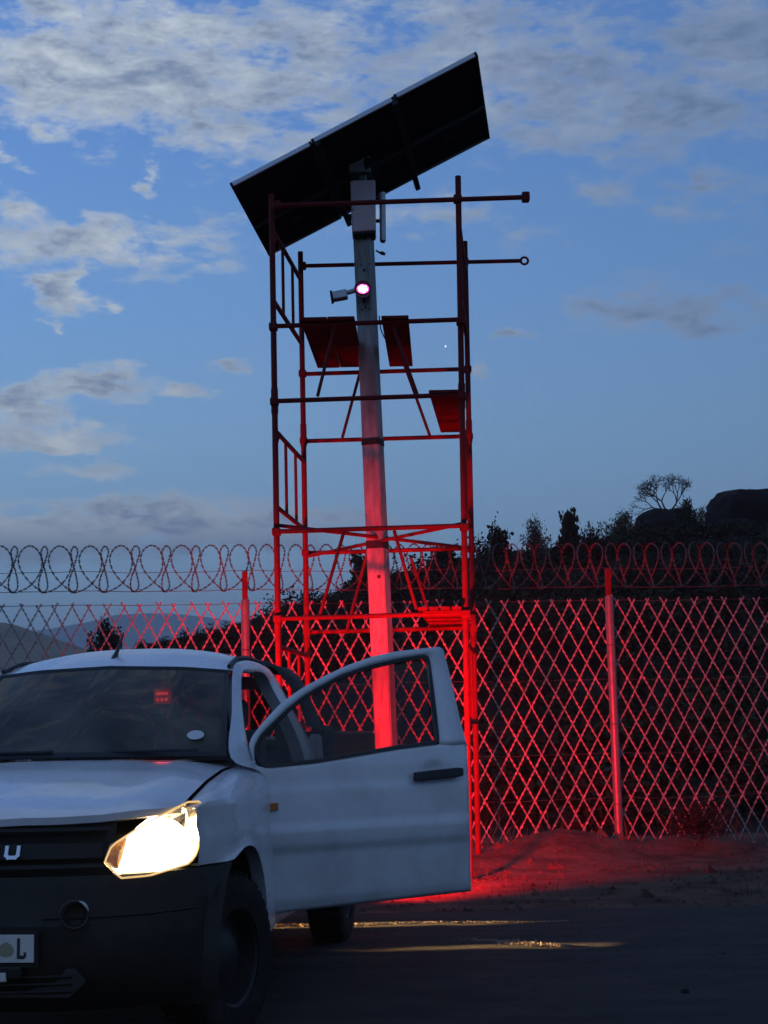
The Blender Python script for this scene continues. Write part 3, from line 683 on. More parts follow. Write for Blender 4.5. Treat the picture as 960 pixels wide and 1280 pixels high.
# load bed
BZ, B0, B1, AXR = 1.25, -2.19, -4.32, -3.06
def bed_side(sgn):
    st = [B0] + [-2.4, -2.55] + [AXR + AR*math.cos(math.pi*k/18) for k in range(19)] + [-3.6, -3.9, -4.2, B1]
    rows = []
    for x in st:
        zb = max(.50, .335 + math.sqrt(max(0, AR*AR - (x - AXR)**2))) if abs(x - AXR) < AR - 1e-6 else .50
        r = [(x, .79, .72), (x, .79, BZ - .02), (x, .80, BZ), (x, .845, BZ), (x, .862, BZ - .02), (x, .875, lerp(BZ, zb, .35)), (x, .885, lerp(BZ, zb, .7)), (x, .885 + (.012 if zb > .5 else 0), zb), (x, .83, zb)]
        rows.append(bzip(r, sgn))
    return MB().grid(rows).poly(rows[0]).poly(rows[-1]).build('bed_side', PAINT, truck, 45)
for s in (1, -1):
    bs = bed_side(s)
    MB().grid([[(x, y*s, z) for y, z in ((.765, 1.05), (.765, BZ + .012), (.80, BZ + .018), (.85, BZ + .016), (.882, BZ), (.886, 1.10), (.876, 1.085))] for x in (B0 - .01, -2.8, -3.4, -4.0, B1 + .005)]).build('rail_cap', BLACK, bs, 50)
    MB().grid([[(AXR + math.cos(a)*(AR + .01), y*s, .335 + math.sin(a)*(AR + .01)) for y in (.86, .5)] for a in [math.pi*k/20 for k in range(21)]]).build('wheel_arch_liner', BLACK, bs, 60)
    tl = MB().box((-4.352, .80*s, .93), (.05, .13, .34)).build('tail_lamp', TAILGLOW, truck, 0, bevel=.02)
    l = bpy.data.lights.new('tail_lamp_light', 'SPOT'); l.spot_size = math.radians(115); l.spot_blend = 1.0; l.shadow_soft_size = .09; l.color = (1, .007, .013); l.energy = TAILW
    lo_ = bpy.data.objects.new('tail_lamp_light', l); COL.objects.link(lo_); lo_.parent = tl; lo_.location = (-4.48, .80*s, .93)
    lo_.scale = (.50, 1, 1)
    lo_.rotation_euler = Vector((1, -.17 if s > 0 else -.10, .03)).to_track_quat('Z', 'Y').to_euler()
MB().box((-4.32, 0, .95), (.05, 1.44, .58)).build('tailgate', PAINT, truck, 0, bevel=.015)
MB().box((-3.25, 0, .70), (2.1, 1.56, .05)).build('bed_floor', BLACK, truck, 0)
MB().box((-2.205, 0, .96), (.04, 1.56, .52)).build('bed_front_wall', PAINT, truck, 0)
MB().box((-4.46, 0, .50), (.14, 1.60, .16)).build('rear_bumper', BLACK, truck, 0, bevel=.03)
# black canvas load cover rolled up behind the cab
rows = []
for x, k in ((-2.19, .97), (-2.20, 1.0), (-2.30, 1.012), (-2.50, 1.01), (-2.58, .98), (-2.62, .9)):
    P = [(.895, .96), (.897, 1.10), (.895, 1.255), (.86, 1.285), (.80, 1.30), (.765, 1.40), (.72, 1.50), (.675, 1.575), (.61, 1.635), (.50, 1.665), (.25, 1.69), (0, 1.695)]
    P = P + [(-a, b) for a, b in P[-2::-1]]
    rows.append([(x, a*k, 1.25 + (b - 1.25)*k + .008*math.sin(i*1.7 + x*9)) for i, (a, b) in enumerate(P)])
fr0 = MB().grid(rows); 
fr0.build('cargo_cover', CLOTH, truck, 60)
# wheels
def wheel(x, sgn, steer=0.0):
    y0 = .765
    ty = MB().lathe([(-.10, .20), (-.108, .26), (-.105, .305), (-.092, .330), (-.06, .340), (.06, .340), (.092, .330), (.105, .305), (.108, .26), (.10, .20)], (x, y0*sgn, .338), (0, sgn, 0), 40)
    for k in range(40):
        a = 2*math.pi*k/40
        for w in (-.062, 0, .062):
            ty.box((x + .341*math.cos(a + w*.6), (y0 + w)*sgn, .338 + .341*math.sin(a + w*.6)), (.010, .048, .034), Matrix.Rotation(-a, 3, 'Y'))
    whl = ty.build('wheel', RUBBER, truck, 40)
    if steer:
        whl.location = Vector((x, y0*sgn, 0)) - Matrix.Rotation(steer, 3, 'Z') @ Vector((x, y0*sgn, 0)); whl.rotation_euler = (0, 0, steer)
    MB().lathe([(.095, .205), (.085, .19), (.02, .18), (.03, .12), (.06, .08), (.065, .0)], (x, y0*sgn, .338), (0, sgn, 0), 28).build('rim', STEEL_RIM, whl, 40)
for x in (0, AXR):
    for s in (1, -1): wheel(x, s, math.radians(-15) if x == 0 else 0)

# ------------------------------------------------------------------ scaffold tower
FLp, FRp, BLp, BRp = (-.93, 13.42), (.685, 13.36), (-.765, 15.02), (.835, 14.98)
scaf = empty('scaffold_tower', (0, 14.2, 0), 'tall red painted tube scaffold tower standing around the pole', 'scaffolding')
def sp(p, z, lean=None):   # each standard leans a little, as the photograph shows
    k = {FLp: (-.005,), FRp: (.010,), BLp: (-.004,), BRp: (.006,)}[p][0]
    return Vector((p[0] + k*(z - 3) - 0, p[1] - 14.2, z))
TR = .027
def part(pts, r, name, n=10): return MB().tube(pts, r, n).build(name, REDTUBE, scaf)
tops = {FLp: 6.02, FRp: 6.13, BLp: 5.99, BRp: 6.05}
for p in (FLp, FRp, BLp, BRp):
    zb = 0.0
    for k, (z0, z1) in enumerate(((.02, 2.20), (2.20, 4.13), (4.13, tops[p]))):
        leg = part([sp(p, z0), sp(p, z1)], TR, 'standard')
        if k:
            MB().tube([sp(p, z0 - .10), sp(p, z0 + .12)], TR + .005, 10).build('socket_collar', REDTUBE, leg)
        else:
            MB().tube([sp(p, .0), sp(p, .03)], .07, 12).build('base_plate', REDTUBE, leg)
for a, b in ((FLp, BLp), (FRp, BRp)):
    for zt, zl in ((5.70, 5.05), (3.88, 3.21), (2.00, 1.34)):
        part([sp(a, zt), sp(b, zt)], .021, 'cross_bar'); part([sp(a, zl), sp(b, zl)], .021, 'cross_bar')
        for t in (.34, .68):
            part([sp(a, zt).lerp(sp(b, zt), t), sp(a, zl).lerp(sp(b, zl), t)], .015, 'spindle')
        # gusset at the head of each frame
        part([sp(a, zt - .17), sp(a, zt - .17).lerp(sp(b, zt), .13) + Vector((0, 0, .15))], .012, 'gusset', 8)
off = Vector((0, -.045, 0))
def px2(u, v, Y):
    w = at(u, v, Y); return Vector((w.x, w.y - 14.2, w.z))
for zf, zb in ((4.80, 4.76), (4.13, 4.09), (2.985, 2.99), (2.235, 2.225)):
    part([sp(FLp, zf) + off + Vector((-.03, 0, 0)), sp(FRp, zf + .012) + off + Vector((.03, 0, 0))], .021, 'ledger')
    part([sp(BLp, zb) - off*.9 + Vector((-.03, 0, 0)), sp(BRp, zb + .01) - off*.9 + Vector((.03, 0, 0))], .021, 'ledger')
    for p, z, s in ((FLp, zf, 1), (FRp, zf, 1), (BLp, zb, -1), (BRp, zb, -1)):
        o = sp(p, z) + off*.5*s
        MB().box(o, (.075, .10, .065)).build('coupler', REDTUBE, scaf, 0, bevel=.012)
YF, YB = 13.36, 15.02
for a, b, Y in (((420, 402), (398, 491), YF), ((489, 402), (520.5, 490), YF), ((451, 462), (429, 543), YB), ((507, 460), (536, 541), YB), ((428, 671), (401, 765), YF), ((494, 668), (521.5, 765), YF), ((456.5, 701), (434, 786), YB), ((515, 701), (538, 772), YB)):
    A_1, B_1 = px2(*a, Y + .02 if Y < 14 else Y), px2(*b, Y + .02 if Y < 14 else Y); e_ = (B_1 - A_1)*.05; part([A_1 - e_, B_1 + e_], .015, 'lattice_strut', 8)
part([sp(FLp, 3.045) + Vector((.0, -.02, 0)), sp(BRp, 2.995) + Vector((0, .0, 0))], .017, 'plan_brace', 8)
part([sp(FRp, 3.02) + Vector((.0, -.02, 0.0)), sp(BLp, 2.95) + Vector((0, .0, 0))], .017, 'plan_brace', 8)
# two loose guard tubes that run past the tower on the right
a, b = px2(346, 257, 13.33), px2(657, 246.5, 13.33)
gt = part([a, b], .022, 'guard_tube')
MB().box(b + Vector((0, 0, 0)), (.07, .09, .085)).build('tube_clamp', REDTUBE, gt, 0, bevel=.015)
a, b = px2(374, 332.5, 15.06), px2(650, 326, 15.06)
gt = part([a, b], .020, 'guard_tube')
c = px2(655.5, 326, 15.06)
MB().tube([c + Vector((.036*math.cos(t), 0, .036*math.sin(t))) for t in [2*math.pi*k/20 for k in range(20)]], .012, 8, closed=True).build('tube_ring', REDTUBE, gt)
for p, Y in (((346, 257), 13.36), ((572, 249), 13.36), ((378, 332.5), 15.04), ((581, 327.5), 15.04)):
    MB().box(px2(*p, Y), (.075, .085, .07)).build('coupler', REDTUBE, scaf, 0, bevel=.012)

# planks that lie loose on the ledgers
def plank(name, fl_, fr_c, bl_, br_, z, label, vf, vb, y0=13.29, y1=15.10, th=.028):
    X = [at(fl_, vf, y0).x, at(fr_c, vf, y0).x, at(br_, vb, y1).x, at(bl_, vb, y1).x]; ym = (y0 + y1)/2; cx = sum(X)/4
    root = empty(name, (cx, ym, z), label, 'plank', 'planks on the scaffold')
    P = [(X[0] - cx, y0 - ym, 0), (X[1] - cx, y0 - ym, 0), (X[2] - cx, y1 - ym, 0), (X[3] - cx, y1 - ym, 0)]
    MB().prism(P, (0, 0, th)).build('board', PLANKM, root, 0, bevel=.004)
    for t in (.5, .93):
        y = lerp(y0, y1, t) - ym; xl, xr = lerp(X[0], X[3], t) - cx, lerp(X[1], X[2], t) - cx
        MB().box(((xl + xr)/2, y, -.008 if t == .5 else th + .006), ((xr - xl)*.94, .05, .012)).build('batten', PLANKM, root, 0)
    return root
zt_ = 4.80 + .026
plank('scaffold_plank', 375, 408.6, 397, 425.0, zt_, 'red plank at the left end of the upper scaffold level beside the post', 393, 461)
plank('scaffold_plank', 409.2, 443, 425.6, 454, zt_ + .002, 'red plank on the upper scaffold level just left of the pole', 393, 461)
plank('scaffold_plank', 476.5, 510.5, 487, 516, zt_, 'red plank on the upper scaffold level just right of the pole', 391, 461)
plank('scaffold_plank', 536, 573, 551, 579, 4.13 + .026, 'red plank on the lower scaffold level against the right posts', 490, 547)
# slatted steel deck at the lowest level
dk = empty('steel_deck', (.55, 14.2, 2.27), 'short slatted red steel deck at the bottom right of the scaffold', 'plank', 'planks on the scaffold')
for k in range(4):
    x = -.19 + .095*k
    MB().prism([(x - .04 - .05, -.98, 0), (x + .04 - .05, -.98, 0), (x + .04 + .09, .95, 0), (x - .04 + .09, .95, 0)], (0, 0, .03)).build('slat', REDTUBE, dk, 0, bevel=.003)
for y in (-.9, -.45, 0, .45, .88): MB().box((.02 + .06*y, y, -.012), (.40, .045, .02)).build('crosspiece', REDTUBE, dk, 0)

# ------------------------------------------------------------------ solar surveillance mast
PB = at(489.5, 1062, 14.25); PB.z = 0.0
mast = empty('camera_mast', (PB.x, 14.25, 0), 'leaning square steel mast carrying solar panels, control box and security camera', 'mast')
def mp_(u, v, dY=0.0):
    w = at(u, v, 14.25 + dY); return w - Vector((PB.x, 14.25, 0))
bot, top = mp_(489, 1064), mp_(449.5, 188)
axis_ = (top - bot).normalized()
RZ = Matrix.Rotation(math.radians(-20), 3, 'Z')
def seg(z0, z1, w):
    P = []; d = axis_
    for z in (z0, z1):
        c = bot + d*((z - bot.z)/d.z)
        ch = .16*w
        ring = []
        for sx, sy in ((-1, -1), (1, -1), (1, 1), (-1, 1)):
            for (ax, ay) in (((-1, 0), (0, -1)) if False else ((0, 0),)):
                pass
            a1 = Vector((sx*(w/2), sy*(w/2) - sy*ch*.5, 0)); a2 = Vector((sx*(w/2) - sx*ch*.5, sy*(w/2), 0))
            ring += [a1, a2] if sx*sy < 0 else [a2, a1]
        ring = [c + RZ @ r for r in ring]
        ring.sort(key=lambda p: math.atan2(p.y - c.y, p.x - c.x)); P.append(ring)
    return P
pole = None
for z0, z1, w in ((-.05, 2.925, .166), (2.985, 3.885, .163), (3.935, 6.45, .158)):
    mb = MB(); P = seg(z0, z1, w); mb.grid(P, closed=True); mb.poly(P[1]); mb.poly(P[0][::-1])
    s_ = mb.build('pole_section', POLEM, mast, 30)
for z0, z1 in ((2.92, 2.99), (3.88, 3.94)):
    mb = MB(); P = seg(z0, z1, .172); mb.grid(P, closed=True); mb.poly(P[1]); mb.poly(P[0][::-1]); mb.build('joint_band', DARKST, mast, 30)
mb = MB(); mb.box((0, 0, .02), (.42, .42, .04)); mb.build('base_plate', DARKST, mast, 0, bevel=.01)
def face_pt(z, dx=0.0):      # a point just proud of the pole's front face
    c = bot + axis_*((z - bot.z)/axis_.z); return c + RZ @ Vector((dx, -.082, 0))
for u, v, r in ((459.5, 341, .014), (461, 387, .012), (456, 389.5, .010), (466, 389.5, .010), (455, 334, .007), (466, 334, .007), (478, 722, .018)):
    w = mp_(u, v); MB().lathe([(0, r), (.006, r), (.006, .001)], face_pt(w.z, w.x - (bot + axis_*((w.z - bot.z)/axis_.z)).x), RZ @ Vector((0, -1, 0)), 10).build('bolt_hole', SEAL, mast, 0)
# control box and the head above it
def slab(corners, dep, name, m, parent, bevel=.01, back=0.0):
    off_ = Vector((0, dep, 0))
    return MB().prism(corners, off_).build(name, m, parent, 0, bevel=bevel)
bx = slab([mp_(440, 289.5, -.20), (mp_(470, 288, -.20)), mp_(469, 224.5, -.20), mp_(437.5, 225.5, -.20)], .26, 'control_box', BOXM, mast, .012)
slab([mp_(441.5, 293, -.18), mp_(469, 291.5, -.18), mp_(469.5, 288.6, -.18), mp_(440.5, 290, -.18)], .22, 'box_base', DARKST, bx, .004)
for u in (446, 456, 465): MB().tube([mp_(u, 292, -.10), mp_(u + .5, 299, -.10)], .016, 8).build('cable_gland', DARKST, bx)
MB().tube([mp_(441, 254, -.21), mp_(441, 262, -.21)], .012, 6).build('box_hinge', BOXM, bx)
MB().tube([mp_(437, 268, -.1), mp_(437, 279, -.1)], .02, 6).build('box_latch', DARKST, bx)
slab([mp_(436, 214.5, -.12), mp_(463.5, 215, -.12), mp_(462.5, 190, -.12), mp_(434.5, 193, -.12)], .24, 'pole_head', POLEM, mast, .012)
slab([mp_(437, 224.5, -.08), mp_(466, 224, -.08), mp_(466, 215.3, -.08), mp_(435, 215.5, -.08)], .16, 'slew_joint', DARKST, mast, .01)
# antenna on its bracket
an = MB().tube([mp_(478, 241), mp_(478.6, 301)], .030, 12).build('antenna', ALU, mast)
MB().tube([mp_(478.6, 300), mp_(478.6, 303)], .022, 12).build('antenna_cap', DARKST, an)
for v in (249, 276): MB().tube([mp_(467, v + .4), mp_(478, v)], .018, 8).build('antenna_bracket', DARKST, an)
cb = [mp_(470, 313), mp_(474, 315.5), mp_(478, 316.5), mp_(481.5, 318)]
MB().tube(cb, [.008, .009, .020, .012], 8).build('cable_whip', DARKST, mast)
MB().tube([mp_(474, 395, .02), mp_(476, 412, -.04), mp_(481, 423, -.05)], .006, 6).build('cable_whip', DARKST, mast)
# security camera with its lamp
Yc = -.16
cm_ = MB().tube([mp_(432, 366.5, Yc), mp_(446, 362.5, Yc)], .022, 10).build('camera_arm', ALU, mast)
A = [mp_(415.5, 374.5, Yc - .05), mp_(435, 371, Yc - .05), mp_(432.5, 360.5, Yc - .05), mp_(413.5, 364.5, Yc - .05)]
camb = MB().prism(A, (0, .11, 0)).build('camera_body', ALU, mast, 0, bevel=.012)
MB().prism([mp_(414, 376, Yc - .055), mp_(417, 375.2, Yc - .055), mp_(414.8, 362.6, Yc - .055), mp_(412, 363.2, Yc - .055)], (0, .12, 0)).build('camera_hood', DARKST, camb, 0, bevel=.004)
ctr = mp_(453.5, 361.2, Yc - .06); fwd = Vector((.05, -1, -.20)).normalized()
lampb = MB().lathe([(-.11, .02), (-.10, .075), (.0, .082), (.012, .078), (.004, .066), (-.006, .0)], ctr, fwd, 24).build('lamp_housing', DARKST, mast, 35)
ra = Vector((1, .05, 0)).normalized(); ua = ra.cross(fwd)
MB().grid([[ctr + fwd*.010 + ra*.058*k*math.cos(t) + ua*.045*k*math.sin(t) for t in [2*math.pi*j/20 for j in range(20)]] for k in (1, .6, .01)], closed=True).build('lamp_lens', IRGLOW, lampb)
for k in range(9):
    t = 2*math.pi*k/6 + .3; q_ = 1 if k < 6 else .0; x_ = (k - 7)*.024 if k >= 6 else 0
    MB().lathe([(0, .0125), (.008, .010), (.010, .001)], ctr + fwd*.011 + ra*(.032*q_*math.cos(t) + x_) + ua*.022*q_*math.sin(t), fwd, 8).build('lamp_diode', IRDIODE, lampb)
MB().tube([mp_(454, 369, Yc + .04), mp_(455.5, 376, Yc + .05), mp_(453.5, 378, Yc + .05)], .013, 8).build('camera_bracket', DARKST, mast)
# solar array
PCc = Vector((-.098 - PB.x, 14.2 - 14.25, 6.62))
pa, pb_, pc_, pd_ = (Vector(p) - Vector((PB.x, 14.25, 0)) for p in ((-1.321, 13.47, 6.14), (.915, 13.27, 7.227), (1.1235, 14.93, 7.095), (-1.112, 15.13, 6.01)))
un = (pb_ - pa).normalized(); vn = (pd_ - pa); vn = (vn - un*vn.dot(un)).normalized(); nn_ = un.cross(vn).normalized()
if nn_.z < 0: nn_ = -nn_
W_, D_ = (pb_ - pa).length, (pd_ - pa).length
gaps = [(.0, .3290), (.3305, .6645), (.666, 1.0)]
PM = Matrix((un, vn, nn_)).transposed()
for k, (a0, a1) in enumerate(gaps):
    c0 = pa + un*W_*(a0 + a1)/2 + vn*D_/2; w = W_*(a1 - a0)
    up = nn_*(.012*(k - 1))
    pan = MB().box(c0 + up, (w - .05, D_ - .05, .014), PM).build('solar_panel', PVBACK, mast, 0)
    MB().box(c0 + up + nn_*.012, (w - .06, D_ - .06, .006), PM).build('cell_sheet', PVCELL, pan, 0)
    for s in (1, -1):
        MB().box(c0 + up + un*s*(w/2 - .0125), (.025, D_, .040), PM).build('panel_frame', ALU if False else DARKST, pan, 0)
        MB().box(c0 + up + vn*s*(D_/2 - .0125), (w - .052, .025, .0395), PM).build('panel_frame', ALU, pan, 0)
    MB().box(c0 + up - nn_*.018 + vn*.35, (.11, .09, .025), PM).build('junction_box', SEAL, pan, 0, bevel=.004)
for t in (.45, ):
    pass
for t, s_ in ((.55, .028),):
    MB().box(pa + un*W_*.5 + vn*D_*t - nn_*.045, (W_*.985, .05, .03), PM).build('array_rail', RAILM, mast, 0, bevel=.006)
for t in (.345, .655):
    MB().box(pa + un*W_*t + vn*D_*.50 - nn_*.085, (.05, D_*1.10, .05), PM).build('array_beam', DARKST, mast, 0, bevel=.006)
MB().tube([top + Vector((0, 0, -.05)), pa + un*W_*.5 + vn*D_*.5 - nn_*.12], .09, 12).build('array_pivot', DARKST, mast)

# ------------------------------------------------------------------ razor mesh fence
FA, FB = Vector((-3.5, 15.46, 0)), Vector((3.9, 16.38, 0))
FD = (FB - FA).normalized(); FANG = math.atan2(FD.y, FD.x); FO = FA + FD*(-3.6)
fence = empty('mesh_fence', FO, 'razor mesh security fence of welded diamonds on steel posts, lit red', 'fence', rz=FANG)
FLEN, ZT, ZB = 15.2, 2.585, .03
def fs(u, v):                                  # distance along the fence at which the photograph shows (u, v)
    d = ray(u, v); n = Vector((-FD.y, FD.x, 0)); t = (FA).dot(n)/d.dot(n); p = d*t; p.z += CAM_H; return (Vector((p.x, p.y, 0)) - FO).dot(FD), p.z
DW, DHH = .1675, .305
nodes_h = ZT - .05
def strand_mesh(dirn, seed):
    rnd = random.Random(seed); bm = bmesh.new(); hh = ZT - ZB; dx = hh/DHH*DW*dirn
    n = 54; prev = None
    ln = math.hypot(dx, hh); tx, tz = dx/ln, -hh/ln; nx, nz = -tz, tx
    for i in range(n + 1):
        t = i/n; x = dx*t + .004*math.sin(t*19 + seed); z = ZT - hh*t; y = .004*dirn + .004*math.sin(t*27 + seed*2)
        w = .0050
        cur = [bm.verts.new((x + nx*w*k, y + (.002 if k == 0 else 0), z + nz*w*k)) for k in (-1, 0, 1)]
        if prev:
            for k in (0, 1): bm.faces.new((prev[k], prev[k+1], cur[k+1], cur[k]))
        prev = cur
        if i < n:
            # barb: a small bow-tie blade pressed out of the tape
            b = .0135 + .002*rnd.random(); l = .0105; s_ = .006*rnd.uniform(-1, 1)
            cx, cz = x + tx*.02, z + tz*.02
            q = [bm.verts.new((cx + tx*l*a + nx*b*c, y - .004 + s_*c, cz + tz*l*a + nz*b*c)) for a, c in ((-1.3, -1), (.0, -.35), (1.3, -1), (1.0, 1), (0, .35), (-1.0, 1))]
            bm.faces.new((q[0], q[1], q[4], q[5])); bm.faces.new((q[1], q[2], q[3], q[4]))
    me = bpy.data.meshes.new('mesh_strand'); bm.to_mesh(me); bm.free(); me.materials.append(WIRE); return me
SM = {d: [strand_mesh(d, s) for s in range(3)] for d in (1, -1)}
s0, _z = fs(610.5, 760)                          # a diamond tip seen in the photograph fixes the phase
ncol = int(FLEN/DW); ph = s0 % DW
for i in range(-9, ncol + 10):
    for d in (1, -1):
        s_ = i*DW + ph + (-.026 if d > 0 else .026)
        if not (-0.2 < s_ and s_ < FLEN + .2): continue
        o = bpy.data.objects.new('mesh_strand', random.choice(SM[d])); COL.objects.link(o); o.parent = fence
        o.location = (s_, random.uniform(-.006, .006), random.uniform(-.012, .012)); o.rotation_euler = (random.uniform(-.004, .004), random.uniform(-.007, .007), random.uniform(-.01, .01))
def fwire(z, y=0.0, sag=.012, r=.0032, m=None):
    MB().tube([(FLEN*k/60, y, z + sag*math.sin(k*.9) - sag*.6*math.cos(k*2.1)) for k in range(61)], r, 5).build('line_wire', m or WIREOLD, fence)
fwire(2.565, .012, .004); fwire(1.75, .014, .006, .0026); fwire(1.0, .014, .006, .0026); fwire(.55, .014, .01, .0026)
fwire(2.705, .02, .006, .0036); fwire(2.895, .015, .008, .003)
sl, _ = fs(307, 790); sr, _ = fs(765, 880); sp_ = sr - sl
for k, s_ in enumerate((sl - sp_, sl, sr, sr + sp_)):
    tp = MB().tube([(s_ + .004, -.06, -.1), (s_ - .004, -.06, 2.60)], .043, 14).build('fence_post', GALV, fence)
    MB().box((s_ - .006, -.060, 2.74), (.055, .05, .30)).build('post_extension', REDTUBE if k in (1, 2) else GALV, tp, 0, bevel=.006)
    MB().tube([(s_ - .03, -.06, 2.598), (s_ + .03, -.06, 2.598)], .03, 8).build('post_cap', GALV, tp)
    for z in (.5, 1.3, 2.1): MB().tube([(s_ + .05*math.cos(a), -.06 + .05*math.sin(a), z) for a in [2*math.pi*j/14 for j in range(14)]], .004, 5, closed=True).build('tie_wire', WIREOLD, tp)

# razor coil along the top
coil = empty('razor_coil', FO, 'long coil of razor wire running along the top of the fence', 'razor wire', rz=FANG)
CPER = [(40, 297, .02), (75, 285, .10), (105, 263, .15), (132, 225, .17), (142, 185, .15), (130, 150, .08), (105, 135, .0), (80, 150, -.08), (66, 185, -.15), (76, 225, -.17), (105, 263, -.14), (135, 287, -.07), (152, 297, .0),
        (165, 280, .08), (162, 250, .13), (155, 222, .15), (145, 185, .14), (140, 155, .07), (155, 136, .0), (170, 155, -.07), (166, 185, -.14), (155, 222, -.15), (143, 250, -.12), (137, 280, -.05)]
CP = .296
s_ph, _ = fs(148, 712); NP = int(FLEN/CP); ctrl = []
for k in range(-1, NP):
    for (a, b, c) in CPER:
        x = (s_ph % CP) + k*CP + (a - 95)/110*CP
        if not (-.3 < x < FLEN): continue
        n1, n2 = mnoise.noise(Vector((x*.9, 0, 5))), mnoise.noise(Vector((x*.7, 4, 5)))
        wd = 1 + .25*n2
        xc = (s_ph % CP) + k*CP + ((105 if a < 134 or c < 0 and a < 140 else 155) - 95)/110*CP
        x = xc + (x - xc)*wd + .035*n1
        ctrl.append(Vector((x, .03 + c, 2.70 + (297 - b)/162*.468 + .018*mnoise.noise(Vector((x*1.1, 9, 2))))))
def crv(P, i, t):
    p0, p1, p2, p3 = P[max(i-1, 0)], P[i], P[min(i+1, len(P)-1)], P[min(i+2, len(P)-1)]
    return .5*((2*p1) + (p2 - p0)*t + (2*p0 - 5*p1 + 4*p2 - p3)*t*t + (3*p1 - p0 - 3*p2 + p3)*t**3)
pts = [crv(ctrl, i, t) for i in range(len(ctrl)-1) for t in (0, .5)]; NS = len(pts) - 1
cw_ = MB().tube(pts, .0042, 5).build('coil_core', WIREOLD, coil)
bb = MB()
for i in range(0, NS, 1):
    p = pts[i]; d = (pts[i+1] - p).normalized(); c = p.lerp(pts[i+1], .5)
    side = d.cross(Vector((0, 1, 0)))
    if side.length < .1: side = Vector((0, 0, 1))
    side.normalize(); sd_ = side.cross(d)*.25
    for w_ in (side + sd_,):
        q = [bb.bm.verts.new(c + d*a*.011 + w_*b*.0145) for a, b in ((-1.4, -1), (0, -.3), (1.4, -1), (1.4, 1), (0, .3), (-1.4, 1))]
        bb.bm.faces.new((q[0], q[1], q[4], q[5])); bb.bm.faces.new((q[1], q[2], q[3], q[4]))
tag(bb.build('coil_barb', WIREOLD, coil, 0), kind='stuff')

# ------------------------------------------------------------------ plants and rocks behind the fence
def bush_meshes(seed, n_leaf, leaf, shape, n_stem=9):
    rnd = random.Random(seed); lb = bmesh.new(); sb = MB(); tips = []
    for k in range(n_stem):
        a = rnd.uniform(0, 2*math.pi); sp__ = shape(rnd); p = Vector((rnd.uniform(-.08, .08), rnd.uniform(-.08, .08), 0)); P = [p.copy()]
        tgt = Vector(sp__)
        for j in range(1, 6):
            q = p.lerp(tgt, j/5) + Vector((rnd.uniform(-.05, .05), rnd.uniform(-.05, .05), rnd.uniform(-.02, .05))); P.append(q)
        sb.tube(P, [.022*(1 - .8*j/5) for j in range(6)], 5); tips.append(P)
        for _ in range(3):
            b0 = P[rnd.randint(2, 4)]; e = b0 + Vector((rnd.uniform(-.25, .25), rnd.uniform(-.25, .25), rnd.uniform(.05, .3))); Q = [b0, b0.lerp(e, .5) + Vector((0, 0, .02)), e]
            sb.tube(Q, [.009, .006, .002], 4); tips.append([b0, Q[1], Q[1], e, e])
    for _ in range(n_leaf):
        P = rnd.choice(tips); t = rnd.random()**.6; f = t*(len(P) - 1); j = min(int(f), len(P) - 2); c = P[j].lerp(P[j+1], f - j)
        sp2 = .10 if len(P) == 6 else .07
        c = c + Vector((rnd.gauss(0, sp2), rnd.gauss(0, sp2), rnd.gauss(0, sp2*.8)))
        d = Vector((rnd.gauss(0, 1), rnd.gauss(0, 1), rnd.gauss(.35, .8))).normalized(); s_ = d.orthogonal().normalized(); s_ = Matrix.Rotation(rnd.uniform(0, 6.3), 3, d) @ s_
        l = leaf*rnd.uniform(.6, 1.3); w = l*.36
        v = [lb.verts.new(c), lb.verts.new(c + d*l*.5 + s_*w), lb.verts.new(c + d*l + Vector((0, 0, -l*.1))), lb.verts.new(c + d*l*.5 - s_*w)]
        lb.faces.new(v)
    return lb, sb
def round_shape(r):
    a = r.uniform(0, 6.28); e = r.uniform(.15, 1.45); return (.55*math.cos(a)*math.cos(e), .55*math.sin(a)*math.cos(e), .35 + .6*math.sin(e))
def cone_shape(r):
    a = r.uniform(0, 6.28); z = r.uniform(.25, 1.0); k = .34*(1.1 - z); return (k*math.cos(a), k*math.sin(a), z)
def shoot_shape(r):
    a = r.uniform(0, 6.28); return (.16*math.cos(a), .16*math.sin(a), r.uniform(.6, 1.0))
def wide_shape(r):
    a = r.uniform(0, 6.28); e = r.uniform(.05, 1.3); return (.9*math.cos(a)*math.cos(e), .9*math.sin(a)*math.cos(e), .2 + .55*math.sin(e))
BP = {}
for key, args, lm in (('round', (11, 2600, .085, round_shape, 16), LEAF), ('round2', (12, 3200, .060, round_shape, 20), LEAF2), ('cone', (13, 1100, .10, cone_shape, 13), LEAF), ('shoot', (14, 190, .09, shoot_shape, 5), LEAF),
                      ('wide', (15, 3400, .060, wide_shape, 22), LEAF), ('big', (16, 1500, .15, round_shape, 13), LEAF), ('sparse', (17, 420, .10, round_shape, 12), LEAF2), ('near', (18, 5200, .05, wide_shape, 26), LEAF)):
    lb, sb = bush_meshes(*args)
    me = bpy.data.meshes.new('foliage'); lb.to_mesh(me); lb.free(); me.materials.append(lm)
    bmesh.ops.recalc_face_normals(sb.bm, faces=sb.bm.faces); ms = bpy.data.meshes.new('stem'); sb.bm.to_mesh(ms); sb.bm.free(); ms.materials.append(BARK)
    BP[key] = (me, ms)
def bush(name, key, loc, s, label, group, cat='bush', sz=None):
    r = empty(name, loc, label, cat, group, rz=random.uniform(0, 6.3)); r.scale = (s, s, sz or s)
    for me, nm in zip(BP[key], ('foliage', 'stem')):
        o = bpy.data.objects.new(nm, me); COL.objects.link(o); o.parent = r
    return r
def on_hill(u, v, Y):
    w = at(u, v, Y); return Vector((w.x, w.y, ground_h(w.x, w.y) - .05))
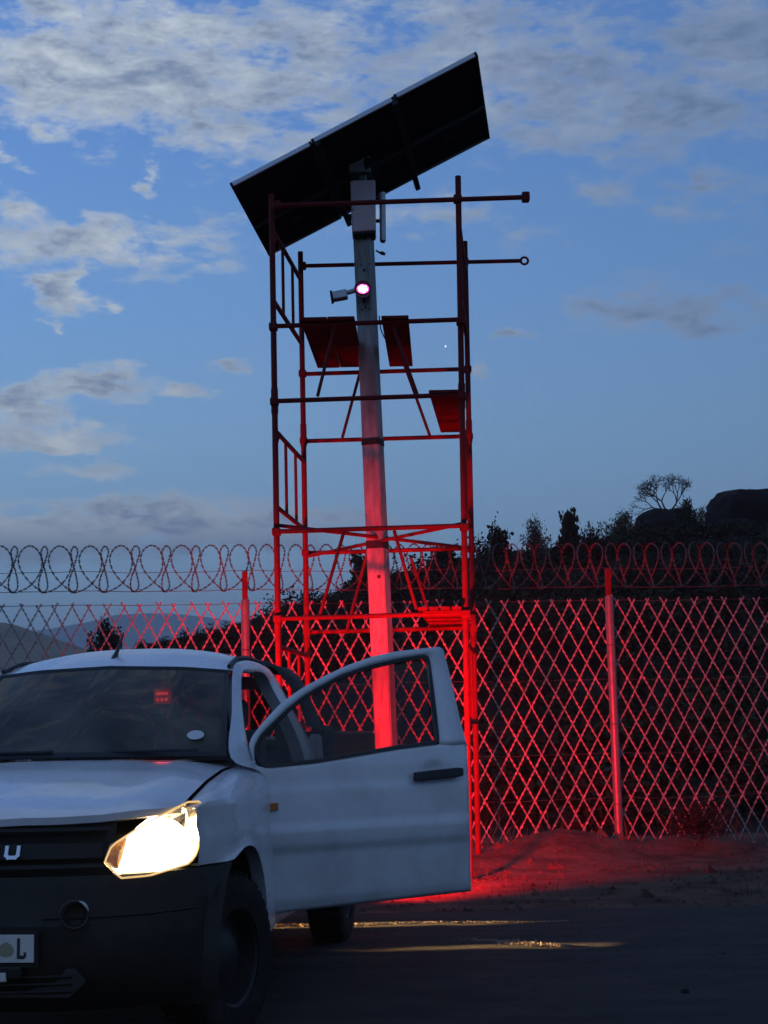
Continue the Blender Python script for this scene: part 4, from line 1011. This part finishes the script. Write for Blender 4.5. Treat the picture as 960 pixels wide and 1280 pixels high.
def bush_px(name, key, u, vtop, Y, wpx, label, group=None, cat='bush', v_far=True):
    Y = max(Y, 47 + (Y % 7)) if Y < 47 and v_far else Y
    base = on_hill(u, 800, Y); topz = at(u, vtop, Y).z; w = wpx*Y/FPX
    rad = {'round': .72, 'round2': .72, 'cone': .36, 'shoot': .25, 'wide': 1.02, 'big': .78, 'sparse': .72, 'near': 1.02}[key]
    hgt = {'round': 1.08, 'round2': 1.08, 'cone': 1.12, 'shoot': 1.12, 'wide': .88, 'big': 1.15, 'sparse': 1.08, 'near': .88}[key]
    s = w/2/rad; sz = (topz - base.z)/hgt
    if sz > s*1.35: base.z += (sz - s*1.35)*hgt*.0; sz = sz
    sz = max(sz, s*.5)
    return bush(name, key, base, s, label, group, cat, sz)
G1 = 'bushes along the hill skyline'
sky_b = [('shrub', 'shoot', 606, 654, 34, 34, 'thin leafy shoot standing against the sky right of the scaffold'),
 ('shrub', 'cone', 627, 646, 36, 34, 'narrow pointed shrub against the sky between thin shoot and round bush'),
 ('bush', 'round2', 672, 650, 40, 50, 'round pale green bush on the skyline left of the fence post'),
 ('shrub', 'big', 716, 636, 40, 44, 'large leaved shrub rising highest above the fence post'),
 ('bush', 'wide', 750, 655, 48, 70, 'low spreading bush on the skyline just right of the fence post'),
 ('bush', 'round2', 786, 640, 56, 56, 'thin twiggy bush on the slope left of the rounded boulder'),
 ('bush', 'round', 866, 622, 60, 34, 'small dark bush between the two boulders'),
 ('bush', 'sparse', 884, 632, 58, 24, 'sparse small bush against the flat topped boulder'),
 ('bush', 'big', 458, 690, 25, 62, 'large leaved bush behind the pole at fence top height'),
 ('bush', 'big', 556, 682, 26, 58, 'large leaved bush behind the right side of the scaffold'),
 ('shrub', 'shoot', 531, 672, 24, 40, 'tall thin leafy shoot between pole and right scaffold post'),
 ('bush', 'near', 506, 715, 27, 110, 'dense dark bush directly behind the pole'),
 ('bush', 'near', 400, 738, 28, 100, 'dense dark bush behind the left scaffold posts'),
 ('shrub', 'shoot', 369, 720, 26, 40, 'thin leafy shoot beside the left scaffold post'),
 ('bush', 'round2', 345, 752, 30, 70, 'olive bush just right of the left fence post'),
 ('bush', 'near', 285, 778, 34, 110, 'low dark bush left of the left fence post above the cab roof'),
 ('bush', 'wide', 240, 788, 38, 70, 'small low bush at the left end of the dark brush'),
 ('bush', 'near', 600, 700, 30, 90, 'dark bush at the foot of the thin shoots'),
 ('bush', 'near', 655, 690, 34, 110, 'dark bush below the round pale bush')]
for nm, k, u, v, Y, w, lab in sky_b: bush_px(nm, k, u, v, Y, w, lab, G1)
# the brush that covers the slope below the skyline reads as one dark mass
import numpy as np
rnd = random.Random(3); VV = []; FF = []; nv = 0
protos = []
for args in ((31, 420, .15, wide_shape, 14), (32, 420, .13, round_shape, 14), (33, 520, .11, wide_shape, 16)):
    lb, sb = bush_meshes(*args); sb.bm.free(); lb.verts.ensure_lookup_table()
    protos.append(np.array([v.co[:] for v in lb.verts])); lb.free()
def sky_limit(u): return interp(u, [200, 240, 340, 400, 460, 540, 600, 680, 760, 790, 868, 884, 960], [800, 795, 768, 748, 722, 706, 692, 684, 672, 662, 648, 652, 650])
def clump(x, y, s, sz):
    global nv
    dd = Vector((x, y, 0)); u_ = 480 + x/y*FPX; v_ = 918 - .02*(u_ - 480) - (ground_h(x, y) + sz*.92 - CAM_H)*FPX/y
    if v_ < sky_limit(u_):
        k_ = (918 - .02*(u_ - 480) - sky_limit(u_))*y/FPX + CAM_H - ground_h(x, y)
        if k_ < .25: return
        sz = k_/.92; s = min(s, sz*1.6)
    P = rnd.choice(protos); a = rnd.uniform(0, 6.3); c, q = math.cos(a), math.sin(a)
    W = np.stack([(P[:, 0]*c - P[:, 1]*q)*s + x, (P[:, 0]*q + P[:, 1]*c)*s + y, P[:, 2]*sz + ground_h(x, y) - .08], 1)
    VV.append(W); FF.append(np.arange(len(W)) + nv); nv += len(W)
for i in range(420):
    Y = 19.5 + 46*rnd.random()**.8; u = rnd.uniform(200, 1060); w = at(u, 800, Y); s_ = rnd.uniform(.55, 1.05)*(1 + Y/130)
    clump(w.x, Y, s_, s_*rnd.uniform(.75, 1.15))
for i in range(120):     # the crest line
    u = 215 + 555*i/120 + rnd.uniform(-4, 4); Y = rnd.uniform(58, 66); w = at(u, 800, Y); s_ = rnd.uniform(.35, .8)
    clump(w.x, Y, s_, s_*rnd.uniform(.7, 1.0))
for i in range(90):
    u = 765 + 250*i/90; Y = rnd.uniform(54, 63); w = at(u, 800, Y); s_ = rnd.uniform(.35, .7); clump(w.x, Y, s_, s_*rnd.uniform(.7, 1.1))
V_ = np.concatenate(VV); F_ = np.concatenate(FF).reshape(-1, 4)
me = bpy.data.meshes.new('brush'); me.from_pydata(V_.tolist(), [], F_.tolist()); me.materials.append(LEAF)
o = bpy.data.objects.new('brush', me); COL.objects.link(o); tag(o, 'dark mass of brush covering the slope behind the fence', 'brush', kind='stuff')
# blurred lone bush far out on the left, in front of the dry hill
bush_px('bush', 'round', 132, 772, 60, 52, 'lone round bush seen above the cab roof at the left', 'bushes along the hill skyline')
for u, v, w, lab in ((178, 800, 30, 'tiny low bush right of the lone round bush above the cab roof'), (205, 796, 22, 'tiny bush left of the dark brush above the cab roof')):
    bush_px('bush', 'wide', u, v, 62, w, lab, 'bushes along the hill skyline')
def rock(name, c, r, seed, label, flat=1.0, cat='boulder', group=None, sq=1.0):
    bm = bmesh.new(); bmesh.ops.create_icosphere(bm, subdivisions=4, radius=1)
    for v in bm.verts:
        d = v.co.normalized()
        if sq != 1.0:
            d = Vector([math.copysign(abs(x)**sq, x) for x in d]); 
        n = mnoise.fractal(d*1.5 + Vector((seed, 0, 0)), .8, 2, 5); c_ = mnoise.fractal(d*3.1 + Vector((0, seed, 0)), .9, 2.1, 5)
        q = d*(1 + .16*n - .10*max(0, 1 - abs(c_)*7)); v.co = Vector((q.x*r[0], q.y*r[1], q.z*r[2]))
    me = bpy.data.meshes.new(name); bm.to_mesh(me); bm.free(); me.materials.append(ROCK)
    for p in me.polygons: p.use_smooth = True
    o = bpy.data.objects.new(name, me); o.location = c; COL.objects.link(o); return tag(o, label, cat, group)
def rpx(u0, u1, vtop, Y, depth, seed, label, sq=1.0, group='boulders on the hilltop', vbot=None):
    a, b = at(u0, vtop, Y), at(u1, vtop, Y); cx = (a.x + b.x)/2; gz = at((u0 + u1)/2, vbot, Y).z if vbot else ground_h(cx, Y)
    hz = a.z - gz
    return rock('boulder', (cx, Y, gz), ((b.x - a.x)/2, depth, hz/1.05), seed, label, sq=sq, group=group)
rpx(776, 884, 630, 64, 1.8, 2, 'rounded boulder on the hilltop under the small tree', 1.22, vbot=682)
rpx(884, 1010, 612, 60, 2.2, 5, 'large flat topped boulder at the right edge of the hilltop', .55, vbot=664)
rpx(880, 960, 650, 58, 1.6, 8, 'lower ledge of rock below the flat topped boulder', .7, vbot=690)
rpx(748, 812, 668, 60, 1.4, 9, 'dark rock on the slope left of the rounded boulder', .8, vbot=700)
# small tree on the boulder
tr_b = at(832, 634, 66.5); tree = empty('tree', (tr_b.x, 66.5, tr_b.z - .5), 'small bare branched tree on top of the rounded boulder', 'tree')
rnd = random.Random(21); trunk = MB(); crown = bmesh.new(); ends = []
def grow(p, d, ln, r, lev):
    P = [p]; q = p.copy(); dd = d.copy()
    for k in range(3):
        dd = (dd + Vector((rnd.gauss(0, .13), rnd.gauss(0, .13), rnd.gauss(.02, .08)))).normalized(); q = q + dd*ln/3; P.append(q.copy())
    trunk.tube(P, [r, r*.88, r*.76, r*.62], 5)
    if lev >= 4 or r < .006: ends.append((P[-1], dd)); return
    for k in range(rnd.choice((2, 2, 3))):
        a = rnd.uniform(.35, .75)*(1 if k % 2 else -1); ax = Vector((rnd.gauss(0, .5), 1, rnd.gauss(0, .3))).normalized()
        nd = (Matrix.Rotation(a, 3, ax) @ dd + Vector((0, 0, .10))).normalized(); grow(P[-1], nd, ln*rnd.uniform(.68, .86), r*.66, lev + 1)
    if lev >= 2: ends.append((P[-1], dd))
grow(Vector((-.12, 0, .30)), Vector((-.55, 0, 1)).normalized(), .50, .050, 0)
grow(Vector((.0, .03, .30)), Vector((-.02, .1, 1)).normalized(), .52, .048, 0)
grow(Vector((.22, .05, .30)), Vector((.42, 0, 1)).normalized(), .50, .05, 0)
grow(Vector((-.16, .0, .32)), Vector((-1.1, .1, .62)).normalized(), .46, .04, 1)
trunk.build('trunk', BARK, tree)
for c, d in ends:
    for _ in range(10):
        o_c = c + Vector((rnd.gauss(0, .07), rnd.gauss(0, .07), rnd.gauss(.0, .06))); dv = Vector((rnd.gauss(0, 1), rnd.gauss(0, 1), rnd.gauss(.3, 1))).normalized(); sv = dv.orthogonal().normalized(); l = rnd.uniform(.045, .08)
        crown.faces.new([crown.verts.new(x) for x in (o_c, o_c + dv*l*.5 + sv*l*.35, o_c + dv*l, o_c + dv*l*.5 - sv*l*.35)])
me = bpy.data.meshes.new('crown'); crown.to_mesh(me); crown.free(); me.materials.append(LEAF); o = bpy.data.objects.new('crown', me); COL.objects.link(o); o.parent = tree
# pale stones beyond the fence
for u, v, Y, r, lab in ((838, 985, 21.5, .32, 'pale stone lying beyond the fence behind the dry tumbleweed'), (872, 990, 22, .26, 'second pale stone beyond the fence right of the larger one'), (806, 992, 21, .20, 'small stone beyond the fence left of the larger pale stone'), (720, 1008, 20, .18, 'small stone beyond the fence left of the middle post base')):
    w = at(u, v, Y); rock('stone', (w.x, Y, ground_h(w.x, Y) + r*.25), (r, r*.8, r*.7), Y, lab, cat='stone', group='stones beyond the fence')
# tangled dry bush at the foot of the fence
tw = at(872, 1045, 15.45); tb = empty('tumbleweed', (tw.x, 15.45, ground_h(tw.x, 15.45)), 'tangled dry tumbleweed caught at the foot of the fence on the right', 'bush')
rnd = random.Random(5); mb = MB()
for k in range(150):
    a = rnd.uniform(0, 6.3); e = rnd.uniform(-.2, 1.5); R = rnd.uniform(.12, .33)
    c = Vector((rnd.gauss(0, .05), rnd.gauss(0, .05), .18)); p = c + Vector((math.cos(a)*math.cos(e)*R*1.25, math.sin(a)*math.cos(e)*R, max(-.15, math.sin(e)*R)))
    m_ = c.lerp(p, .5) + Vector((rnd.gauss(0, .06), rnd.gauss(0, .06), rnd.gauss(0, .05))); mb.tube([c.lerp(p, .15), m_, p, p + Vector((rnd.gauss(0, .06), rnd.gauss(0, .06), rnd.gauss(0, .06)))], [.004, .0035, .0025, .0012], 4)
mb.build('twigs', TWIG, tb)
lb = bmesh.new()
for k in range(420):
    a = rnd.uniform(0, 6.3); e = rnd.uniform(-.1, 1.4); R = rnd.uniform(.12, .34); c = Vector((math.cos(a)*math.cos(e)*R*1.25, math.sin(a)*math.cos(e)*R, .18 + math.sin(e)*R))
    d = Vector((rnd.gauss(0, 1), rnd.gauss(0, 1), rnd.gauss(0, 1))).normalized(); s_ = d.orthogonal().normalized(); l = rnd.uniform(.02, .05)
    lb.faces.new([lb.verts.new(x) for x in (c, c + d*l*.5 + s_*l*.25, c + d*l, c + d*l*.5 - s_*l*.25)])
me = bpy.data.meshes.new('leaves'); lb.to_mesh(me); lb.free(); me.materials.append(TWIG); o = bpy.data.objects.new('leaves', me); COL.objects.link(o); o.parent = tb
# dry grass and litter on the verge, one uncountable cover
gb = bmesh.new(); rnd = random.Random(9)
def blade(x, y, h, z=None):
    z = ground_h(x, y) if z is None else z; a = rnd.uniform(0, 6.3); lean = Vector((rnd.gauss(0, .45), rnd.gauss(0, .45), 1)).normalized(); s_ = Vector((math.cos(a), math.sin(a), 0))*h*.035
    b = Vector((x, y, z - .01)); m_ = b + lean*h*.55; t_ = b + lean*h + Vector((lean.x, lean.y, 0))*h*.35
    v = [gb.verts.new(p) for p in (b - s_, b + s_, m_ + s_*.7, m_ - s_*.7, t_)]
    gb.faces.new(v[:4]); gb.faces.new((v[3], v[2], v[4]))
for k in range(260):
    cx, cy = rnd.uniform(-5, 6), rnd.uniform(11.7, 17.5)
    if rnd.random() < .45: cy = rnd.uniform(15.6, 17.0)
    for j in range(rnd.randint(5, 16)): blade(cx + rnd.gauss(0, .07), cy + rnd.gauss(0, .07), rnd.uniform(.03, .13))
for k in range(900):
    blade(rnd.uniform(-6, 8), rnd.uniform(17, 24), rnd.uniform(.1, .4))
me = bpy.data.meshes.new('dry_grass'); gb.to_mesh(me); gb.free(); me.materials.append(GRASS); o = bpy.data.objects.new('dry_grass', me); COL.objects.link(o)
tag(o, 'short dry grass and litter along the verge and fence line', 'grass', kind='stuff')
# loose gravel and clods
pb2 = bmesh.new(); rnd = random.Random(31)
def clod(x, y, z, r):
    vs = [pb2.verts.new(Vector((x, y, z)) + Vector(d)*r*rnd.uniform(.6, 1.2)) for d in ((1, 0, 0), (-.5, .87, 0), (-.5, -.87, 0), (0, 0, .9))]
    for f in ((0, 1, 3), (1, 2, 3), (2, 0, 3)): pb2.faces.new([vs[i] for i in f])
for k in range(2600):
    x, y = rnd.uniform(-4, 6), rnd.uniform(11.2, 16.2); clod(x, y, ground_h(x, y), rnd.choice((.008, .012, .02, .03)))
for k in range(150):
    x, y = rnd.uniform(-3, 5), rnd.uniform(11.6, 16); clod(x, y, ground_h(x, y) - .01, rnd.choice((.035, .045, .06, .08)))
for k in range(420):
    x, y = rnd.uniform(-1.5, 4), rnd.uniform(7, 11.4); clod(x, y, .012, rnd.choice((.004, .006, .009, .014)))
me = bpy.data.meshes.new('gravel'); pb2.to_mesh(me); pb2.free(); me.materials.append(SOIL); o = bpy.data.objects.new('gravel', me); COL.objects.link(o)
tag(o, 'loose clods and grit scattered over verge and road edge', 'gravel', kind='stuff')
w = at(866, 1230, 7.4); rock('stone', (w.x, 7.6, .015), (.02, .018, .016), 3, 'single small dark stone lying alone on the road at the lower right', cat='stone')
# evening star
sp3 = at(557, 433, 4500); bm = bmesh.new(); bmesh.ops.create_icosphere(bm, subdivisions=2, radius=2.6); me = bpy.data.meshes.new('evening_star'); bm.to_mesh(me); bm.free(); me.materials.append(STARM)
o = bpy.data.objects.new('evening_star', me); o.location = sp3; COL.objects.link(o); tag(o, 'single bright evening star in the clear sky right of the pole', 'star')
# two low windrows of pale grit, added to brighten the light stripes on the road
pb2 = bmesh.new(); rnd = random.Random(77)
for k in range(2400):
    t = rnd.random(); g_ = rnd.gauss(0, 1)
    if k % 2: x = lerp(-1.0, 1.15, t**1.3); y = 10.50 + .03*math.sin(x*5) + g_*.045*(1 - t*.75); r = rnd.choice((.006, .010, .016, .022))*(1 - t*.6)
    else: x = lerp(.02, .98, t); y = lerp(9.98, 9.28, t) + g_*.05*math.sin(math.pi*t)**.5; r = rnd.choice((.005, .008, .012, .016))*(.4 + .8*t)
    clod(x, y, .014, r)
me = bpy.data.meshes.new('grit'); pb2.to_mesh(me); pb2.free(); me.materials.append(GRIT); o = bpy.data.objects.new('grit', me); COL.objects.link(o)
tag(o, 'two thin windrows of pale grit added to brighten the light stripes on the road behind the pickup', 'grit', kind='stuff')
# headlights of another vehicle off to the left graze the ground behind the pickup
for p0_, p1_ in (((-9, 10.62, 1.2), (-.3, 10.5, .02)), ((-9, 8.75, 1.2), (.6, 9.33, .02))):
    l = bpy.data.lights.new('passing_headlight', 'SPOT'); l.energy = GRAZE; l.color = (1, .62, .24); l.spot_size = math.radians(2.0 if p0_[1] > 10 else 1.3); l.spot_blend = .7
    if p0_[1] < 10: l.energy *= .8; l.shadow_soft_size = .04
    lo2 = bpy.data.objects.new('passing_headlight', l); COL.objects.link(lo2); lo2.location = p0_
    lo2.rotation_euler = (Vector(p0_) - Vector(p1_)).to_track_quat('Z', 'Y').to_euler()

# ------------------------------------------------------------------ evening haze
hz = MB().box((0, 0, 168.5), (12800, 13000, 343)).build('haze', None, smooth=0) if False else None
hb = bmesh.new(); bmesh.ops.create_cube(hb, size=1); hm = bpy.data.meshes.new('haze'); hb.to_mesh(hm); hb.free()
ho = bpy.data.objects.new('haze', hm); ho.scale = (12600, 12600, 353); ho.location = (0, 0, 171.5); COL.objects.link(ho); tag(ho, kind='stuff')
m = bpy.data.materials.new('haze'); m.use_nodes = True; m.node_tree.nodes.clear()
vo = N(m.node_tree, 'ShaderNodeVolumePrincipled'); vo.inputs['Color'].default_value = (.85, .90, .97, 1); vo.inputs['Density'].default_value = HAZE
mo = N(m.node_tree, 'ShaderNodeOutputMaterial'); L(m.node_tree, vo.outputs[0], mo.inputs['Volume']); hm.materials.append(m)
